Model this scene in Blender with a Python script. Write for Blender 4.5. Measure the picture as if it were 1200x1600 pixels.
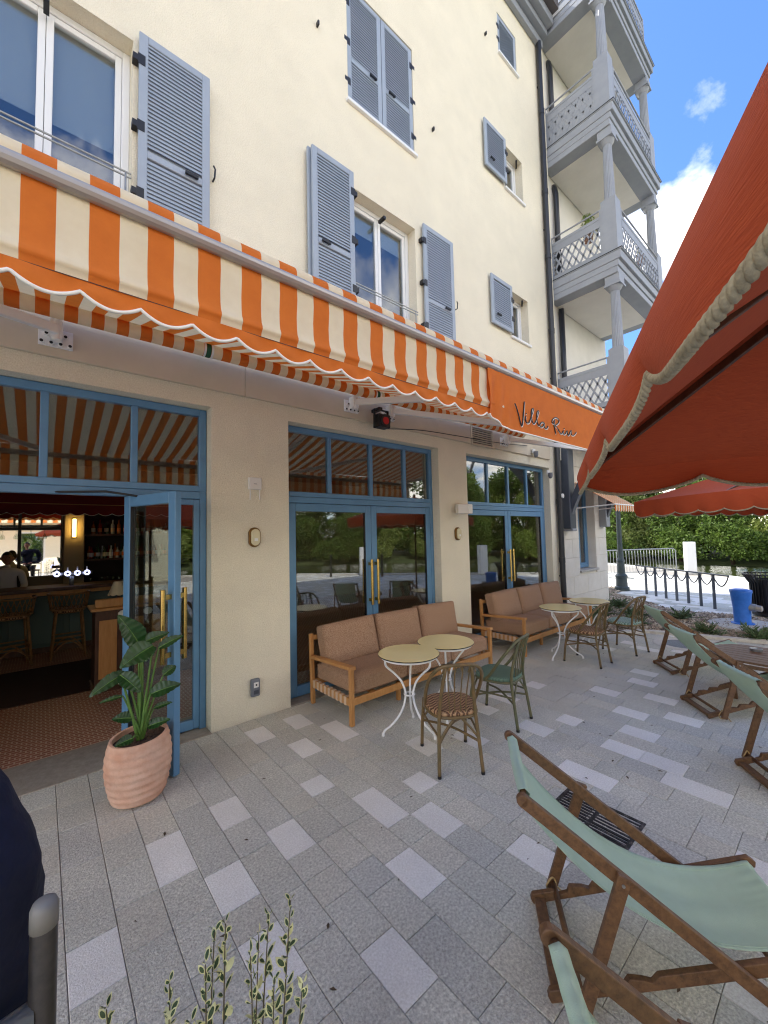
import bpy, bmesh, math, random
import numpy as np
from mathutils import Vector, Matrix, noise
for o in list(bpy.data.objects): bpy.data.objects.remove(o)
random.seed(7); rng = np.random.default_rng(7)
SC = bpy.context.scene; COL = SC.collection
# ------------------------------------------------------------------ camera
cam = bpy.data.cameras.new('camera'); camo = bpy.data.objects.new('camera', cam); COL.objects.link(camo)
CP, CR, CY = 0.05492409, -0.02211388, 0.70616784
fwd = Vector((math.sin(CY)*math.cos(CP), math.cos(CY)*math.cos(CP), math.sin(CP)))
rgt = Vector((math.cos(CY), -math.sin(CY), 0)); up = rgt.cross(fwd)
r2 = math.cos(CR)*rgt + math.sin(CR)*up; u2 = -math.sin(CR)*rgt + math.cos(CR)*up
camo.matrix_world = Matrix(((r2.x,u2.x,-fwd.x,0),(r2.y,u2.y,-fwd.y,-4.1765),(r2.z,u2.z,-fwd.z,1.888),(0,0,0,1)))
cam.sensor_fit = 'VERTICAL'; cam.sensor_height = 36; cam.lens = 36*628.016/1600
cam.clip_start = 0.02; cam.clip_end = 1500
SC.camera = camo
# ------------------------------------------------------------------ sky, sun, exposure
SUN_EL, SUN_DIR = math.radians(53), Vector((-0.30, 0.954, 0))      # the sun stands behind the building
W = bpy.data.worlds.new('World'); SC.world = W; W.use_nodes = True
nt = W.node_tree; nt.nodes.clear()
def N(t, **k):
    n = nt.nodes.new(t)
    for a, v in k.items(): setattr(n, a, v)
    return n
wo = N('ShaderNodeOutputWorld'); bg = N('ShaderNodeBackground')
sky = N('ShaderNodeTexSky', sky_type='NISHITA'); sky.sun_disc = False
sky.sun_elevation = SUN_EL; sky.sun_rotation = math.atan2(SUN_DIR.x, SUN_DIR.y)
sky.air_density = 1.0; sky.dust_density = 0.6; sky.ozone_density = 1.6
tc = N('ShaderNodeTexCoord'); sep = N('ShaderNodeSeparateXYZ'); nt.links.new(tc.outputs['Generated'], sep.inputs[0])
def M_(op, a, b=None, c=None):
    n = N('ShaderNodeMath', operation=op)
    for i, v in enumerate((a, b, c)):
        if v is None: continue
        if isinstance(v, (int, float)): n.inputs[i].default_value = v
        else: nt.links.new(v, n.inputs[i])
    return n.outputs[0]
zc = M_('ADD', M_('MAXIMUM', sep.outputs[2], 0.0), 0.22)
cx = M_('DIVIDE', sep.outputs[0], zc); cy = M_('DIVIDE', sep.outputs[1], zc)
cmb = N('ShaderNodeCombineXYZ'); nt.links.new(cx, cmb.inputs[0]); nt.links.new(cy, cmb.inputs[1])
cmb.inputs[2].default_value = 3.7
n1 = N('ShaderNodeTexNoise'); n1.inputs['Scale'].default_value = 1.15; n1.inputs['Detail'].default_value = 9; n1.inputs['Roughness'].default_value = 0.56; n1.inputs['Distortion'].default_value = 0.25
nt.links.new(cmb.outputs[0], n1.inputs['Vector'])
n2 = N('ShaderNodeTexNoise'); n2.inputs['Scale'].default_value = 2.6; n2.inputs['Detail'].default_value = 6
nt.links.new(cmb.outputs[0], n2.inputs['Vector'])
cov = M_('ADD', n1.outputs['Fac'], M_('MULTIPLY', M_('SUBTRACT', 0.55, sep.outputs[2]), 0.30))   # more cloud towards the horizon
ramp = N('ShaderNodeValToRGB'); ramp.color_ramp.elements[0].position = 0.49; ramp.color_ramp.elements[1].position = 0.585
nt.links.new(cov, ramp.inputs[0])
shade = N('ShaderNodeValToRGB'); shade.color_ramp.elements[0].position = 0.35; shade.color_ramp.elements[0].color = (7.6,7.4,7.1,1)
shade.color_ramp.elements[1].position = 0.62; shade.color_ramp.elements[1].color = (14.2,13.4,12.2,1)
nt.links.new(n2.outputs['Fac'], shade.inputs[0])
tint = N('ShaderNodeMix', data_type='RGBA', blend_type='MULTIPLY'); tint.inputs[0].default_value = 1; nt.links.new(sky.outputs[0], tint.inputs[6]); tint.inputs[7].default_value = (.60,.82,1.14,1)
mx = N('ShaderNodeMix', data_type='RGBA'); nt.links.new(ramp.outputs[0], mx.inputs[0]); nt.links.new(tint.outputs[2], mx.inputs[6]); nt.links.new(shade.outputs[0], mx.inputs[7])
nt.links.new(mx.outputs[2], bg.inputs['Color']); bg.inputs['Strength'].default_value = 0.12; nt.links.new(bg.outputs[0], wo.inputs[0])
sun = bpy.data.lights.new('sun', 'SUN'); sun.energy = 2.9; sun.angle = math.radians(0.6); sun.color = (1, .95, .87)
suno = bpy.data.objects.new('sun', sun); COL.objects.link(suno)
sd = Vector((SUN_DIR.x*math.cos(SUN_EL), SUN_DIR.y*math.cos(SUN_EL), math.sin(SUN_EL)))
suno.rotation_euler = sd.to_track_quat('Z', 'Y').to_euler(); suno.location = sd*60
vs = SC.view_settings; vs.view_transform = 'Standard'; vs.look = 'None'; vs.gamma = 1; vs.use_curve_mapping = False
vs.exposure = 1.45
SC.render.engine = 'CYCLES'; SC.cycles.use_denoising = True
SC.cycles.filter_width = 1.15; SC.cycles.max_bounces = 8; SC.cycles.transparent_max_bounces = 12; SC.cycles.sample_clamp_indirect = 6
# ------------------------------------------------------------------ materials
def lin(c): return tuple(((v/255)/12.92 if v/255 <= .04045 else ((v/255+.055)/1.055)**2.4) for v in c) + (1,)
def mat(name, c, rough=.6, c2=None, nscale=6, detail=5, bump=0, bscale=60, metal=0, coat=0, trans=0, stretch=None, island=0, spec=.5, contrast=(.35,.65), objrand=0, world=0, stain=0):
    m = bpy.data.materials.new(name); m.use_nodes = True; t = m.node_tree; P = t.nodes['Principled BSDF']
    P.inputs['Roughness'].default_value = rough; P.inputs['Metallic'].default_value = metal
    P.inputs['Coat Weight'].default_value = coat; P.inputs['Specular IOR Level'].default_value = spec
    col = c if len(c) == 4 else lin(c)
    P.inputs['Base Color'].default_value = col
    co = t.nodes.new('ShaderNodeTexCoord'); vec = co.outputs['Object']
    if world: vec = t.nodes.new('ShaderNodeNewGeometry').outputs['Position']
    if stretch:
        mp = t.nodes.new('ShaderNodeMapping'); mp.inputs['Scale'].default_value = stretch; t.links.new(vec, mp.inputs[0]); vec = mp.outputs[0]
    src = None
    if c2 is not None:
        nz = t.nodes.new('ShaderNodeTexNoise'); nz.inputs['Scale'].default_value = nscale; nz.inputs['Detail'].default_value = detail; nz.inputs['Roughness'].default_value = .65
        t.links.new(vec, nz.inputs['Vector'])
        rp = t.nodes.new('ShaderNodeValToRGB'); rp.color_ramp.elements[0].position, rp.color_ramp.elements[1].position = contrast
        rp.color_ramp.elements[0].color = col; rp.color_ramp.elements[1].color = c2 if len(c2) == 4 else lin(c2)
        t.links.new(nz.outputs['Fac'], rp.inputs[0]); src = rp.outputs[0]
    if island or objrand:
        hs = t.nodes.new('ShaderNodeHueSaturation'); mr = t.nodes.new('ShaderNodeMapRange')
        a = island or objrand; mr.inputs[3].default_value = 1-a; mr.inputs[4].default_value = 1+a
        if island:
            g = t.nodes.new('ShaderNodeNewGeometry'); t.links.new(g.outputs['Random Per Island'], mr.inputs[0])
        else:
            g = t.nodes.new('ShaderNodeObjectInfo'); t.links.new(g.outputs['Random'], mr.inputs[0])
        t.links.new(mr.outputs[0], hs.inputs['Value'])
        if src is not None: t.links.new(src, hs.inputs['Color'])
        else: hs.inputs['Color'].default_value = col
        src = hs.outputs[0]
    if stain:                                             # broad wear: footfall, rain marks
        sn = t.nodes.new('ShaderNodeTexNoise'); sn.inputs['Scale'].default_value = 1.7; sn.inputs['Detail'].default_value = 6; sn.inputs['Roughness'].default_value = .7; t.links.new(vec, sn.inputs['Vector'])
        sr = t.nodes.new('ShaderNodeMapRange'); sr.inputs[1].default_value = .3; sr.inputs[2].default_value = .7; sr.inputs[3].default_value = 1-stain; sr.inputs[4].default_value = 1+stain*.5; t.links.new(sn.outputs['Fac'], sr.inputs[0])
        sh_ = t.nodes.new('ShaderNodeHueSaturation'); t.links.new(sr.outputs[0], sh_.inputs['Value'])
        if src is not None: t.links.new(src, sh_.inputs['Color'])
        else: sh_.inputs['Color'].default_value = col
        src = sh_.outputs[0]
    if src is not None: t.links.new(src, P.inputs['Base Color'])
    if bump:
        b = t.nodes.new('ShaderNodeBump'); b.inputs['Strength'].default_value = bump; b.inputs['Distance'].default_value = .01
        nb = t.nodes.new('ShaderNodeTexNoise'); nb.inputs['Scale'].default_value = bscale; nb.inputs['Detail'].default_value = 4
        t.links.new(vec, nb.inputs['Vector']); t.links.new(nb.outputs['Fac'], b.inputs['Height']); t.links.new(b.outputs[0], P.inputs['Normal'])
    if trans:
        tr = t.nodes.new('ShaderNodeBsdfTranslucent'); ms = t.nodes.new('ShaderNodeMixShader'); ms.inputs[0].default_value = trans
        if src is not None: t.links.new(src, tr.inputs[0])
        else: tr.inputs[0].default_value = col
        t.links.new(P.outputs[0], ms.inputs[1]); t.links.new(tr.outputs[0], ms.inputs[2]); t.links.new(ms.outputs[0], t.nodes['Material Output'].inputs[0])
    return m
def weave(m, scale, strength=.3):
    """fine woven relief for cloth"""
    t = m.node_tree; P = t.nodes['Principled BSDF']; co = t.nodes.new('ShaderNodeTexCoord')
    b = t.nodes.new('ShaderNodeBump'); b.inputs['Strength'].default_value = strength; b.inputs['Distance'].default_value = .004
    v = t.nodes.new('ShaderNodeTexVoronoi'); v.inputs['Scale'].default_value = scale; t.links.new(co.outputs['Object'], v.inputs['Vector'])
    t.links.new(v.outputs['Distance'], b.inputs['Height']); t.links.new(b.outputs[0], P.inputs['Normal'])
    return m
def glass(name, f0=.07, tint=(.90,.93,.91,1), rough=0.0):
    """one pane surface: mirror reflection rising towards grazing angles, the rest passes straight through"""
    m = bpy.data.materials.new(name); m.use_nodes = True; t = m.node_tree; t.nodes.clear()
    o = t.nodes.new('ShaderNodeOutputMaterial'); ms = t.nodes.new('ShaderNodeMixShader'); f = t.nodes.new('ShaderNodeLayerWeight'); f.inputs['Blend'].default_value = .5
    p = t.nodes.new('ShaderNodeMath'); p.operation = 'POWER'; p.inputs[1].default_value = 4.5; t.links.new(f.outputs['Facing'], p.inputs[0])
    q = t.nodes.new('ShaderNodeMath'); q.operation = 'MULTIPLY_ADD'; q.inputs[1].default_value = 1-f0; q.inputs[2].default_value = f0; t.links.new(p.outputs[0], q.inputs[0])
    g = t.nodes.new('ShaderNodeBsdfGlossy'); g.inputs['Roughness'].default_value = rough; tr = t.nodes.new('ShaderNodeBsdfTransparent'); tr.inputs[0].default_value = tint
    t.links.new(q.outputs[0], ms.inputs[0]); t.links.new(tr.outputs[0], ms.inputs[1]); t.links.new(g.outputs[0], ms.inputs[2]); t.links.new(ms.outputs[0], o.inputs[0])
    return m
def emit(name, c, s):
    m = bpy.data.materials.new(name); m.use_nodes = True; P = m.node_tree.nodes['Principled BSDF']
    P.inputs['Base Color'].default_value = lin(c); P.inputs['Emission Color'].default_value = lin(c); P.inputs['Emission Strength'].default_value = s
    return m
def wood(name, a, b, rough=.5, stretch=(4,4,.6), coat=0): return mat(name, a, rough, b, nscale=9, detail=8, bump=.15, bscale=30, stretch=stretch, contrast=(.3,.7), coat=coat)
K = dict(
 stucco=mat('cream_stucco', (222,213,188), .92, (239,232,211), nscale=85, detail=4, bump=.8, bscale=95, stain=.07),
 fascia=mat('fascia_paint', (210,198,176), .7, (202,190,167), nscale=2),
 white_wall=mat('white_stone', (226,222,213), .85, (216,211,200), nscale=3, bump=.3, bscale=40),
 balcony_white=mat('balcony_plaster', (224,220,210), .9, (216,212,202), nscale=2, bump=.2, bscale=90),
 grey_trim=mat('grey_paint', (152,157,163), .55, (144,149,156), nscale=3),
 dark_grey=mat('dark_grey_metal', (74,80,90), .45, (66,72,82), nscale=4),
 shutter=mat('blue_grey_shutter_paint', (156,167,180), .5, (149,160,174), nscale=3),
 pvc=mat('white_pvc', (228,230,230), .35),
 black=mat('black_metal', (24,25,28), .45),
 pipe=mat('black_downpipe', (36,39,46), .4),
 blue=mat('blue_door_paint', (98,142,178), .38, (92,135,171), nscale=5),
 brass=mat('brass', (206,176,104), .25, (186,152,84), nscale=30, metal=1),
 orange=weave(mat('orange_awning_cloth', (226,124,42), .85, (218,116,38), nscale=9, trans=.26), 700, .15),
 cream=weave(mat('cream_awning_cloth', (244,231,200), .85, (238,223,190), nscale=9, trans=.26), 700, .15),
 piping=mat('white_piping', (240,236,224), .8),
 alu=mat('aluminium_bar', (176,170,163), .35, (166,160,153), nscale=3, metal=.4),
 granite=[mat('granite_grey_%s' % n, a, .82, b, nscale=75, detail=4, bump=.7, bscale=110, contrast=(.32,.70), objrand=.05, world=1, stain=.14) for n, a, b in (('mid',(170,168,156),(232,230,217)),('warm',(175,171,157),(233,229,214)),('cool',(167,166,157),(227,226,216)))],
 granite_light=mat('granite_light', (224,221,213), .82, (245,243,237), nscale=95, detail=3, bump=.5, bscale=120, objrand=.05, world=1, stain=.10),
 joint=mat('joint_sand', (146,140,130), .95, (160,154,143), nscale=60),
 threshold=mat('threshold_stone', (164,155,141), .8, (146,138,124), nscale=18, bump=.25, bscale=60),
 kerb=mat('pale_kerb', (204,200,192), .85, (190,186,178), nscale=20, bump=.3, bscale=60),
 oak=wood('oak', (176,122,66), (196,144,86), .5),
 teak=wood('teak', (80,56,37), (124,90,59), .5, stretch=(5,5,5)),
 darkwood=wood('dark_wood', (62,36,22), (88,54,34), .45),
 cushion=weave(mat('brown_cushion_cloth', (136,104,78), .95, (186,152,124), nscale=120, detail=2), 420, .4),
 webbing=mat('pale_webbing', (206,180,152), .9),
 tabletop=mat('pale_yellow_enamel', (244,226,160), .32, (240,221,150), nscale=3, coat=.2),
 white_metal=mat('white_metal', (236,236,234), .35),
 bamboo=mat('bamboo_tube', (122,96,58), .45, (96,84,52), nscale=14, coat=.2),
 bamboo_green=mat('green_bamboo_tube', (104,96,62), .45, (82,88,62), nscale=14, coat=.2),
 sling=weave(mat('mint_sling_cloth', (190,215,194), .9, (182,208,186), nscale=7, trans=.12), 600, .35),
 umbrella=(mat('rust_orange_canvas', (180,76,37), .9, (170,68,33), nscale=8, bump=.25, bscale=14, stretch=(2,2,42))),
 rope=mat('beige_braid', (176,164,138), .9, (150,138,112), nscale=60, bump=.25, bscale=220),
 rope_tie=mat('hemp_rope', (196,168,120), .95, (170,142,96), nscale=60),
 terracotta=mat('terracotta', (226,188,164), .88, (208,158,130), nscale=5, bump=.4, bscale=60, stain=.2),
 soil=mat('dark_soil', (58,44,36), .95, (90,70,56), nscale=60, bump=1, bscale=80),
 leaf=mat('banana_leaf', (24,56,24), .38, (40,80,32), nscale=5, trans=.10, coat=.15, bump=.2, bscale=30),
 stalk=mat('leaf_stalk', (78,112,48), .45, (98,132,60), nscale=9),
 leaf_rim=mat('pale_leaf_margin', (232,230,172), .5, trans=.2),
 leaf_mid=mat('dark_leaf_heart', (62,86,52), .5, trans=.15),
 stem=mat('thin_stem', (92,84,58), .8),
 plastic=mat('white_plastic', (226,224,218), .4),
 greyplastic=mat('grey_plastic', (112,116,124), .45),
 steel=mat('galvanised_steel', (158,162,164), .4, (140,144,146), nscale=20, metal=.6),
 redlens=emit('red_lens', (150,16,20), .06),
 lampglass=mat('frosted_lens', (216,206,170), .25),
 bronze=mat('bronze_rim', (120,88,44), .4, metal=.6),
 glass=glass('door_glass', .135), winglass=glass('window_glass', .16, (.82,.86,.88,1)), clear=glass('clear_glass', .04),
 mirror=mat('mirror', (225,225,225), .02, metal=1),
 blind=mat('roller_blind', (186,190,188), .9),
 int_wall=mat('interior_wall', (168,152,122), .9), int_dark=mat('interior_dark', (48,36,30), .8),
 int_teal=mat('teal_bar_panel', (70,92,92), .6), int_ceil=mat('interior_ceiling', (120,112,98), .9),
 int_red=mat('dark_red_cloth', (120,26,20), .9), mat_brown=mat('brown_door_mat', (60,36,28), 1, (44,26,20), nscale=90),
 rattan=mat('rattan', (150,112,70), .6, (120,84,48), nscale=30), shell=mat('white_shell', (226,224,214), .4),
 lampglow=emit('wall_lamp_glow', (255,206,110), 9.0), tapglow=emit('tap_badge_glow', (206,210,255), 1.1),
 skin=mat('skin', (160,110,88), .55), tee=mat('white_tshirt', (206,206,208), .9), navy=mat('navy_cloth', (13,17,38), .95, (18,23,48), nscale=30, bump=1, bscale=14), hair=mat('dark_hair', (28,22,20), .6),
 trousers=mat('dark_trousers', (26,28,34), .9),
 water=None,
 bark=mat('bark', (92,76,58), .95, (66,54,42), nscale=14, bump=.6, bscale=30),
 iron=mat('green_grey_iron', (64,76,78), .45, (54,66,70), nscale=9),
 mulch=mat('mulch_ground', (108,98,86), .95, (70,60,50), nscale=30, bump=1, bscale=40),
 chips=mat('stone_chips', (196,186,170), .9, (122,104,88), nscale=5, island=.45),
 juniper=mat('juniper', (66,92,54), .7, (102,124,80), nscale=8, island=.3),
 hydrant=mat('blue_plastic_paint', (56,124,222), .4, (44,110,208), nscale=9),
 concrete=mat('concrete', (190,188,182), .9, (172,170,164), nscale=12, bump=.3, bscale=50),
 pillar=mat('white_pillar_paint', (236,236,234), .5),
 roof=mat('roof_slate', (96,92,92), .8), grass=mat('bank_grass', (74,84,44), .95, (58,66,36), nscale=6),
 leaves=[mat('tree_leaves_%s' % n, a, .6, b, nscale=.9, trans=.5, island=.4) for n, a, b in (('fresh',(122,146,62),(158,174,84)),('deep',(92,118,50),(122,144,66)),('olive',(118,134,70),(158,166,98)),('pale',(146,162,84),(178,188,110)))],
)
wm = mat('river_water', (50,58,30), .05, (58,66,34), nscale=.2); P = wm.node_tree.nodes['Principled BSDF']; P.inputs['IOR'].default_value = 1.33
t = wm.node_tree; b_ = t.nodes.new('ShaderNodeBump'); b_.inputs['Strength'].default_value = .4; b_.inputs['Distance'].default_value = .12
nz_ = t.nodes.new('ShaderNodeTexNoise'); nz_.inputs['Scale'].default_value = 1.6; nz_.inputs['Detail'].default_value = 5
co_ = t.nodes.new('ShaderNodeTexCoord'); t.links.new(co_.outputs['Object'], nz_.inputs['Vector']); t.links.new(nz_.outputs['Fac'], b_.inputs['Height']); t.links.new(b_.outputs[0], P.inputs['Normal'])
K['water'] = wm
def tile_floor(name, a, b, mortar, sx, sy):
    m = mat(name, a, .5); t = m.node_tree; P = t.nodes['Principled BSDF']; br = t.nodes.new('ShaderNodeTexBrick'); co = t.nodes.new('ShaderNodeTexCoord')
    br.inputs['Color1'].default_value = lin(a); br.inputs['Color2'].default_value = lin(b); br.inputs['Mortar'].default_value = lin(mortar)
    br.inputs['Scale'].default_value = 1; br.inputs['Mortar Size'].default_value = .006; br.inputs['Brick Width'].default_value = sx; br.inputs['Row Height'].default_value = sy; br.offset = .5
    t.links.new(co.outputs['Object'], br.inputs['Vector']); t.links.new(br.outputs['Color'], P.inputs['Base Color']); return m
K['mosaic'] = tile_floor('terracotta_mosaic', (168,104,78), (148,86,62), (204,180,156), .07, .045)
def chevron(name, a, b, sc):
    m = mat(name, a, .8); t = m.node_tree; P = t.nodes['Principled BSDF']; co = t.nodes.new('ShaderNodeTexCoord'); sx = t.nodes.new('ShaderNodeSeparateXYZ'); t.links.new(co.outputs['Object'], sx.inputs[0])
    def mm(op, x, y):
        n = t.nodes.new('ShaderNodeMath'); n.operation = op
        for i, v in enumerate((x, y)):
            if isinstance(v, (int, float)): n.inputs[i].default_value = v
            else: t.links.new(v, n.inputs[i])
        return n.outputs[0]
    zig = mm('PINGPONG', sx.outputs[0], .06)
    s = mm('FRACT', mm('MULTIPLY', mm('ADD', mm('ADD', sx.outputs[1], zig), 5), sc), 0)
    ce = mm('FRACT', mm('MULTIPLY', mm('ADD', sx.outputs[0], 5), 70), 0)
    g = mm('GREATER_THAN', mm('ADD', s, mm('MULTIPLY', mm('SUBTRACT', ce, .5), .35)), .5)
    mxn = t.nodes.new('ShaderNodeMix'); mxn.data_type = 'RGBA'; t.links.new(g, mxn.inputs[0]); mxn.inputs[6].default_value = lin(a); mxn.inputs[7].default_value = lin(b)
    t.links.new(mxn.outputs[2], P.inputs['Base Color']); bp = t.nodes.new('ShaderNodeBump'); bp.inputs['Strength'].default_value = .4; bp.inputs['Distance'].default_value = .004
    t.links.new(ce, bp.inputs['Height']); t.links.new(bp.outputs[0], P.inputs['Normal']); return m
K['weave_brown'] = chevron('brown_chevron_weave', (176,142,106), (92,62,42), 26)
K['weave_green'] = chevron('green_weave', (80,104,88), (98,122,104), 40)
K['weave_pale'] = chevron('pale_green_weave', (176,196,186), (96,128,118), 40)
# ------------------------------------------------------------------ mesh helpers
class MB:
    def __init__(s): s.v = []; s.f = []; s.m = []
    def add(s, vs, fs, mi=0):
        o = len(s.v); s.v += [tuple(p) for p in vs]; s.f += [tuple(i+o for i in f) for f in fs]; s.m += [mi]*len(fs); return s
    def box(s, c, d, rot=None, mi=0):
        pts = [Vector((x*d[0]/2, y*d[1]/2, z*d[2]/2)) for x in (-1,1) for y in (-1,1) for z in (-1,1)]
        if rot is not None: pts = [rot @ p for p in pts]
        c = Vector(c); return s.add([p+c for p in pts], [(0,1,3,2),(4,6,7,5),(0,4,5,1),(2,3,7,6),(0,2,6,4),(1,5,7,3)], mi)
    def bx(s, a, b, mi=0):
        return s.box([(a[i]+b[i])/2 for i in range(3)], [abs(b[i]-a[i]) for i in range(3)], mi=mi)
    def bar(s, p, q, w, h, upv=(0,0,1), mi=0):
        p, q = Vector(p), Vector(q); d = (q-p); x = d.normalized(); y = Vector(upv).cross(x)
        if y.length < 1e-4: y = Vector((1,0,0)).cross(x)
        y.normalize(); z = x.cross(y); R = Matrix((x, y, z)).transposed()
        return s.box((p+q)/2, (d.length, w, h), R, mi)
    def tube(s, pts, r, n=8, mi=0, closed=False):
        pts = [Vector(p) for p in pts]; k = len(pts); rr = r if isinstance(r, (list, tuple)) else [r]*k
        vs = []; prev = None
        for i, p in enumerate(pts):
            if closed: d = pts[(i+1) % k]-pts[i-1]
            else: d = pts[min(i+1, k-1)]-pts[max(i-1, 0)]
            d.normalize()
            if prev is None: a = d.orthogonal().normalized()
            else: a = (prev - d*prev.dot(d)); a = a.normalized() if a.length > 1e-6 else d.orthogonal().normalized()
            prev = a; b = d.cross(a)
            vs += [p + (a*math.cos(2*math.pi*j/n) + b*math.sin(2*math.pi*j/n))*rr[i] for j in range(n)]
        fs = []
        for i in range(k if closed else k-1):
            i2 = (i+1) % k
            fs += [(i*n+j, i*n+(j+1) % n, i2*n+(j+1) % n, i2*n+j) for j in range(n)]
        if not closed: fs += [tuple(reversed(range(n))), tuple((k-1)*n+j for j in range(n))]
        return s.add(vs, fs, mi)
    def lathe(s, prof, n=24, c=(0,0,0), mi=0, cap=True):
        c = Vector(c); vs = []
        for r, z in prof: vs += [c + Vector((r*math.cos(2*math.pi*j/n), r*math.sin(2*math.pi*j/n), z)) for j in range(n)]
        fs = []
        for i in range(len(prof)-1): fs += [(i*n+j, i*n+(j+1) % n, (i+1)*n+(j+1) % n, (i+1)*n+j) for j in range(n)]
        if cap: fs += [tuple(reversed(range(n))), tuple((len(prof)-1)*n+j for j in range(n))]
        return s.add(vs, fs, mi)
    def grid(s, fn, nu, nv, mi=0, mif=None):
        vs = [fn(i/nu, j/nv) for i in range(nu+1) for j in range(nv+1)]; o = len(s.v); s.v += [tuple(p) for p in vs]
        for i in range(nu):
            for j in range(nv):
                s.f.append((o+i*(nv+1)+j, o+(i+1)*(nv+1)+j, o+(i+1)*(nv+1)+j+1, o+i*(nv+1)+j+1)); s.m.append(mif(i, j) if mif else mi)
        return s
    def prism(s, poly, ax, t0, t1, mi=0):
        """poly: 2D points in the plane of the two other axes; extruded along axis ax from t0 to t1"""
        def mk(p, t): q = list(p); q.insert(ax, t); return q
        k = len(poly); vs = [mk(p, t0) for p in poly]+[mk(p, t1) for p in poly]
        fs = [tuple(range(k)), tuple(range(2*k-1, k-1, -1))]+[(i, i+k, (i+1) % k+k, (i+1) % k) for i in range(k)]
        return s.add(vs, fs, mi)
    def mesh(s, name, mats, smooth=False):
        me = bpy.data.meshes.new(name); me.from_pydata(s.v, [], s.f); mats = mats if isinstance(mats, (list, tuple)) else [mats]
        for m in mats: me.materials.append(m)
        if len(mats) > 1: me.polygons.foreach_set('material_index', s.m)
        bm = bmesh.new(); bm.from_mesh(me); bmesh.ops.recalc_face_normals(bm, faces=bm.faces); bm.to_mesh(me); bm.free()
        if smooth: me.polygons.foreach_set('use_smooth', [True]*len(me.polygons))
        return me
    def build(s, name, mats, parent=None, smooth=False, bevel=0, label=None, cat=None, group=None, kind=None, loc=None, rotz=0, seg=2):
        o = bpy.data.objects.new(name, s.mesh(name, mats, smooth)); COL.objects.link(o)
        if parent is not None: o.parent = parent
        if loc is not None: o.location = loc
        if rotz: o.rotation_euler.z = rotz
        if bevel:
            b = o.modifiers.new('bevel', 'BEVEL'); b.width = bevel; b.segments = seg; b.limit_method = 'ANGLE'; b.angle_limit = math.radians(40)
        return tag(o, label, cat, group, kind)
def tag(o, label=None, cat=None, group=None, kind=None):
    if label: o['label'] = label
    if cat: o['category'] = cat
    if group: o['group'] = group
    if kind: o['kind'] = kind
    return o
def thing(name, label, cat, loc=(0,0,0), rotz=0, group=None):
    o = bpy.data.objects.new(name, None); COL.objects.link(o); o.location = loc; o.rotation_euler = (0,0,rotz); o.empty_display_size = .1
    return tag(o, label, cat, group)
def dup(root, loc, rotz=0, label=None, group=None, scale=None):
    r = root.copy(); COL.objects.link(r); r.location = loc; r.rotation_euler = (0,0,rotz)
    if scale: r.scale = (scale,)*3
    if label: r['label'] = label
    if group: r['group'] = group
    for ch in list(root.children):
        c = ch.copy(); COL.objects.link(c); c.parent = r
        for g in list(ch.children):
            d = g.copy(); COL.objects.link(d); d.parent = c
    return r
def share(me, name, parent, loc=(0,0,0), rot=(0,0,0), scale=(1,1,1), kind=None):
    o = bpy.data.objects.new(name, me); COL.objects.link(o); o.parent = parent; o.location = loc; o.rotation_euler = rot; o.scale = scale
    if kind: o['kind'] = kind
    return o
def lerp(a, b, t): return a+(b-a)*t
def bez(p0, p1, p2, n=12): return [Vector(p0)*(1-t)**2 + Vector(p1)*2*t*(1-t) + Vector(p2)*t*t for t in [i/n for i in range(n+1)]]
def catmull(P, n=6):
    P = [Vector(p) for p in P]; Q = [P[0]]+P+[P[-1]]; out = []
    for i in range(1, len(Q)-2):
        for k in range(n):
            t = k/n; a, b, c, d = Q[i-1], Q[i], Q[i+1], Q[i+2]
            out.append(.5*((2*b)+(-a+c)*t+(2*a-5*b+4*c-d)*t*t+(-a+3*b-3*c+d)*t**3))
    out.append(P[-1]); return out
# ================================================================== SETTING: ground
def ground(name, pts, z, m, kind='structure', thick=None):
    mb = MB(); k = len(pts)
    mb.add([(x, y, z) for x, y in pts], [tuple(range(k))]); return mb.build(name, m, kind=kind)
QUAY = [(-60,0.3),(-60,-19),(3,-19),(7.5,-15.5),(12,-10.2),(15.6,-5.8),(18.45,-2.16),(19.75,-0.55),(21.5,1.6),(24,6),(26,14),(27,40),(-60,40)]
gs = MB(); gs.add([(-700,-700,-1.9),(700,-700,-1.9),(700,700,-1.9),(-700,700,-1.9)], [(0,1,2,3)]); gs.build('terrain', K['grass'], kind='structure')
wt = MB(); wt.add([(-300,-70,-.62),(80,-70,-.62),(80,160,-.62),(-300,160,-.62)], [(0,1,2,3)]); wt.build('river_water', K['water'], kind='structure')
# quay slab with a pale edge, the paving lies on it
q = MB(); n_ = len(QUAY); q.add([(x,y,-.008) for x,y in QUAY]+[(x,y,-1.6) for x,y in QUAY], [tuple(range(n_))]+[(i,(i+1)%n_,(i+1)%n_+n_,i+n_) for i in range(n_)])
quay = q.build('quay', K['joint'], kind='structure')
edge = MB()
for a, b in zip(QUAY[1:11], QUAY[2:12]):
    a, b = Vector((*a,0)), Vector((*b,0)); L = (b-a).length; k = max(1, int(L/1.2))
    for i in range(k):
        edge.bar(a.lerp(b,(i+.008)/k)+Vector((0,0,-.05)), a.lerp(b,(i+.992)/k)+Vector((0,0,-.05)), .36, .22)
edge.build('kerb_stone', K['kerb'], quay, bevel=.01, kind='stuff')
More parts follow.
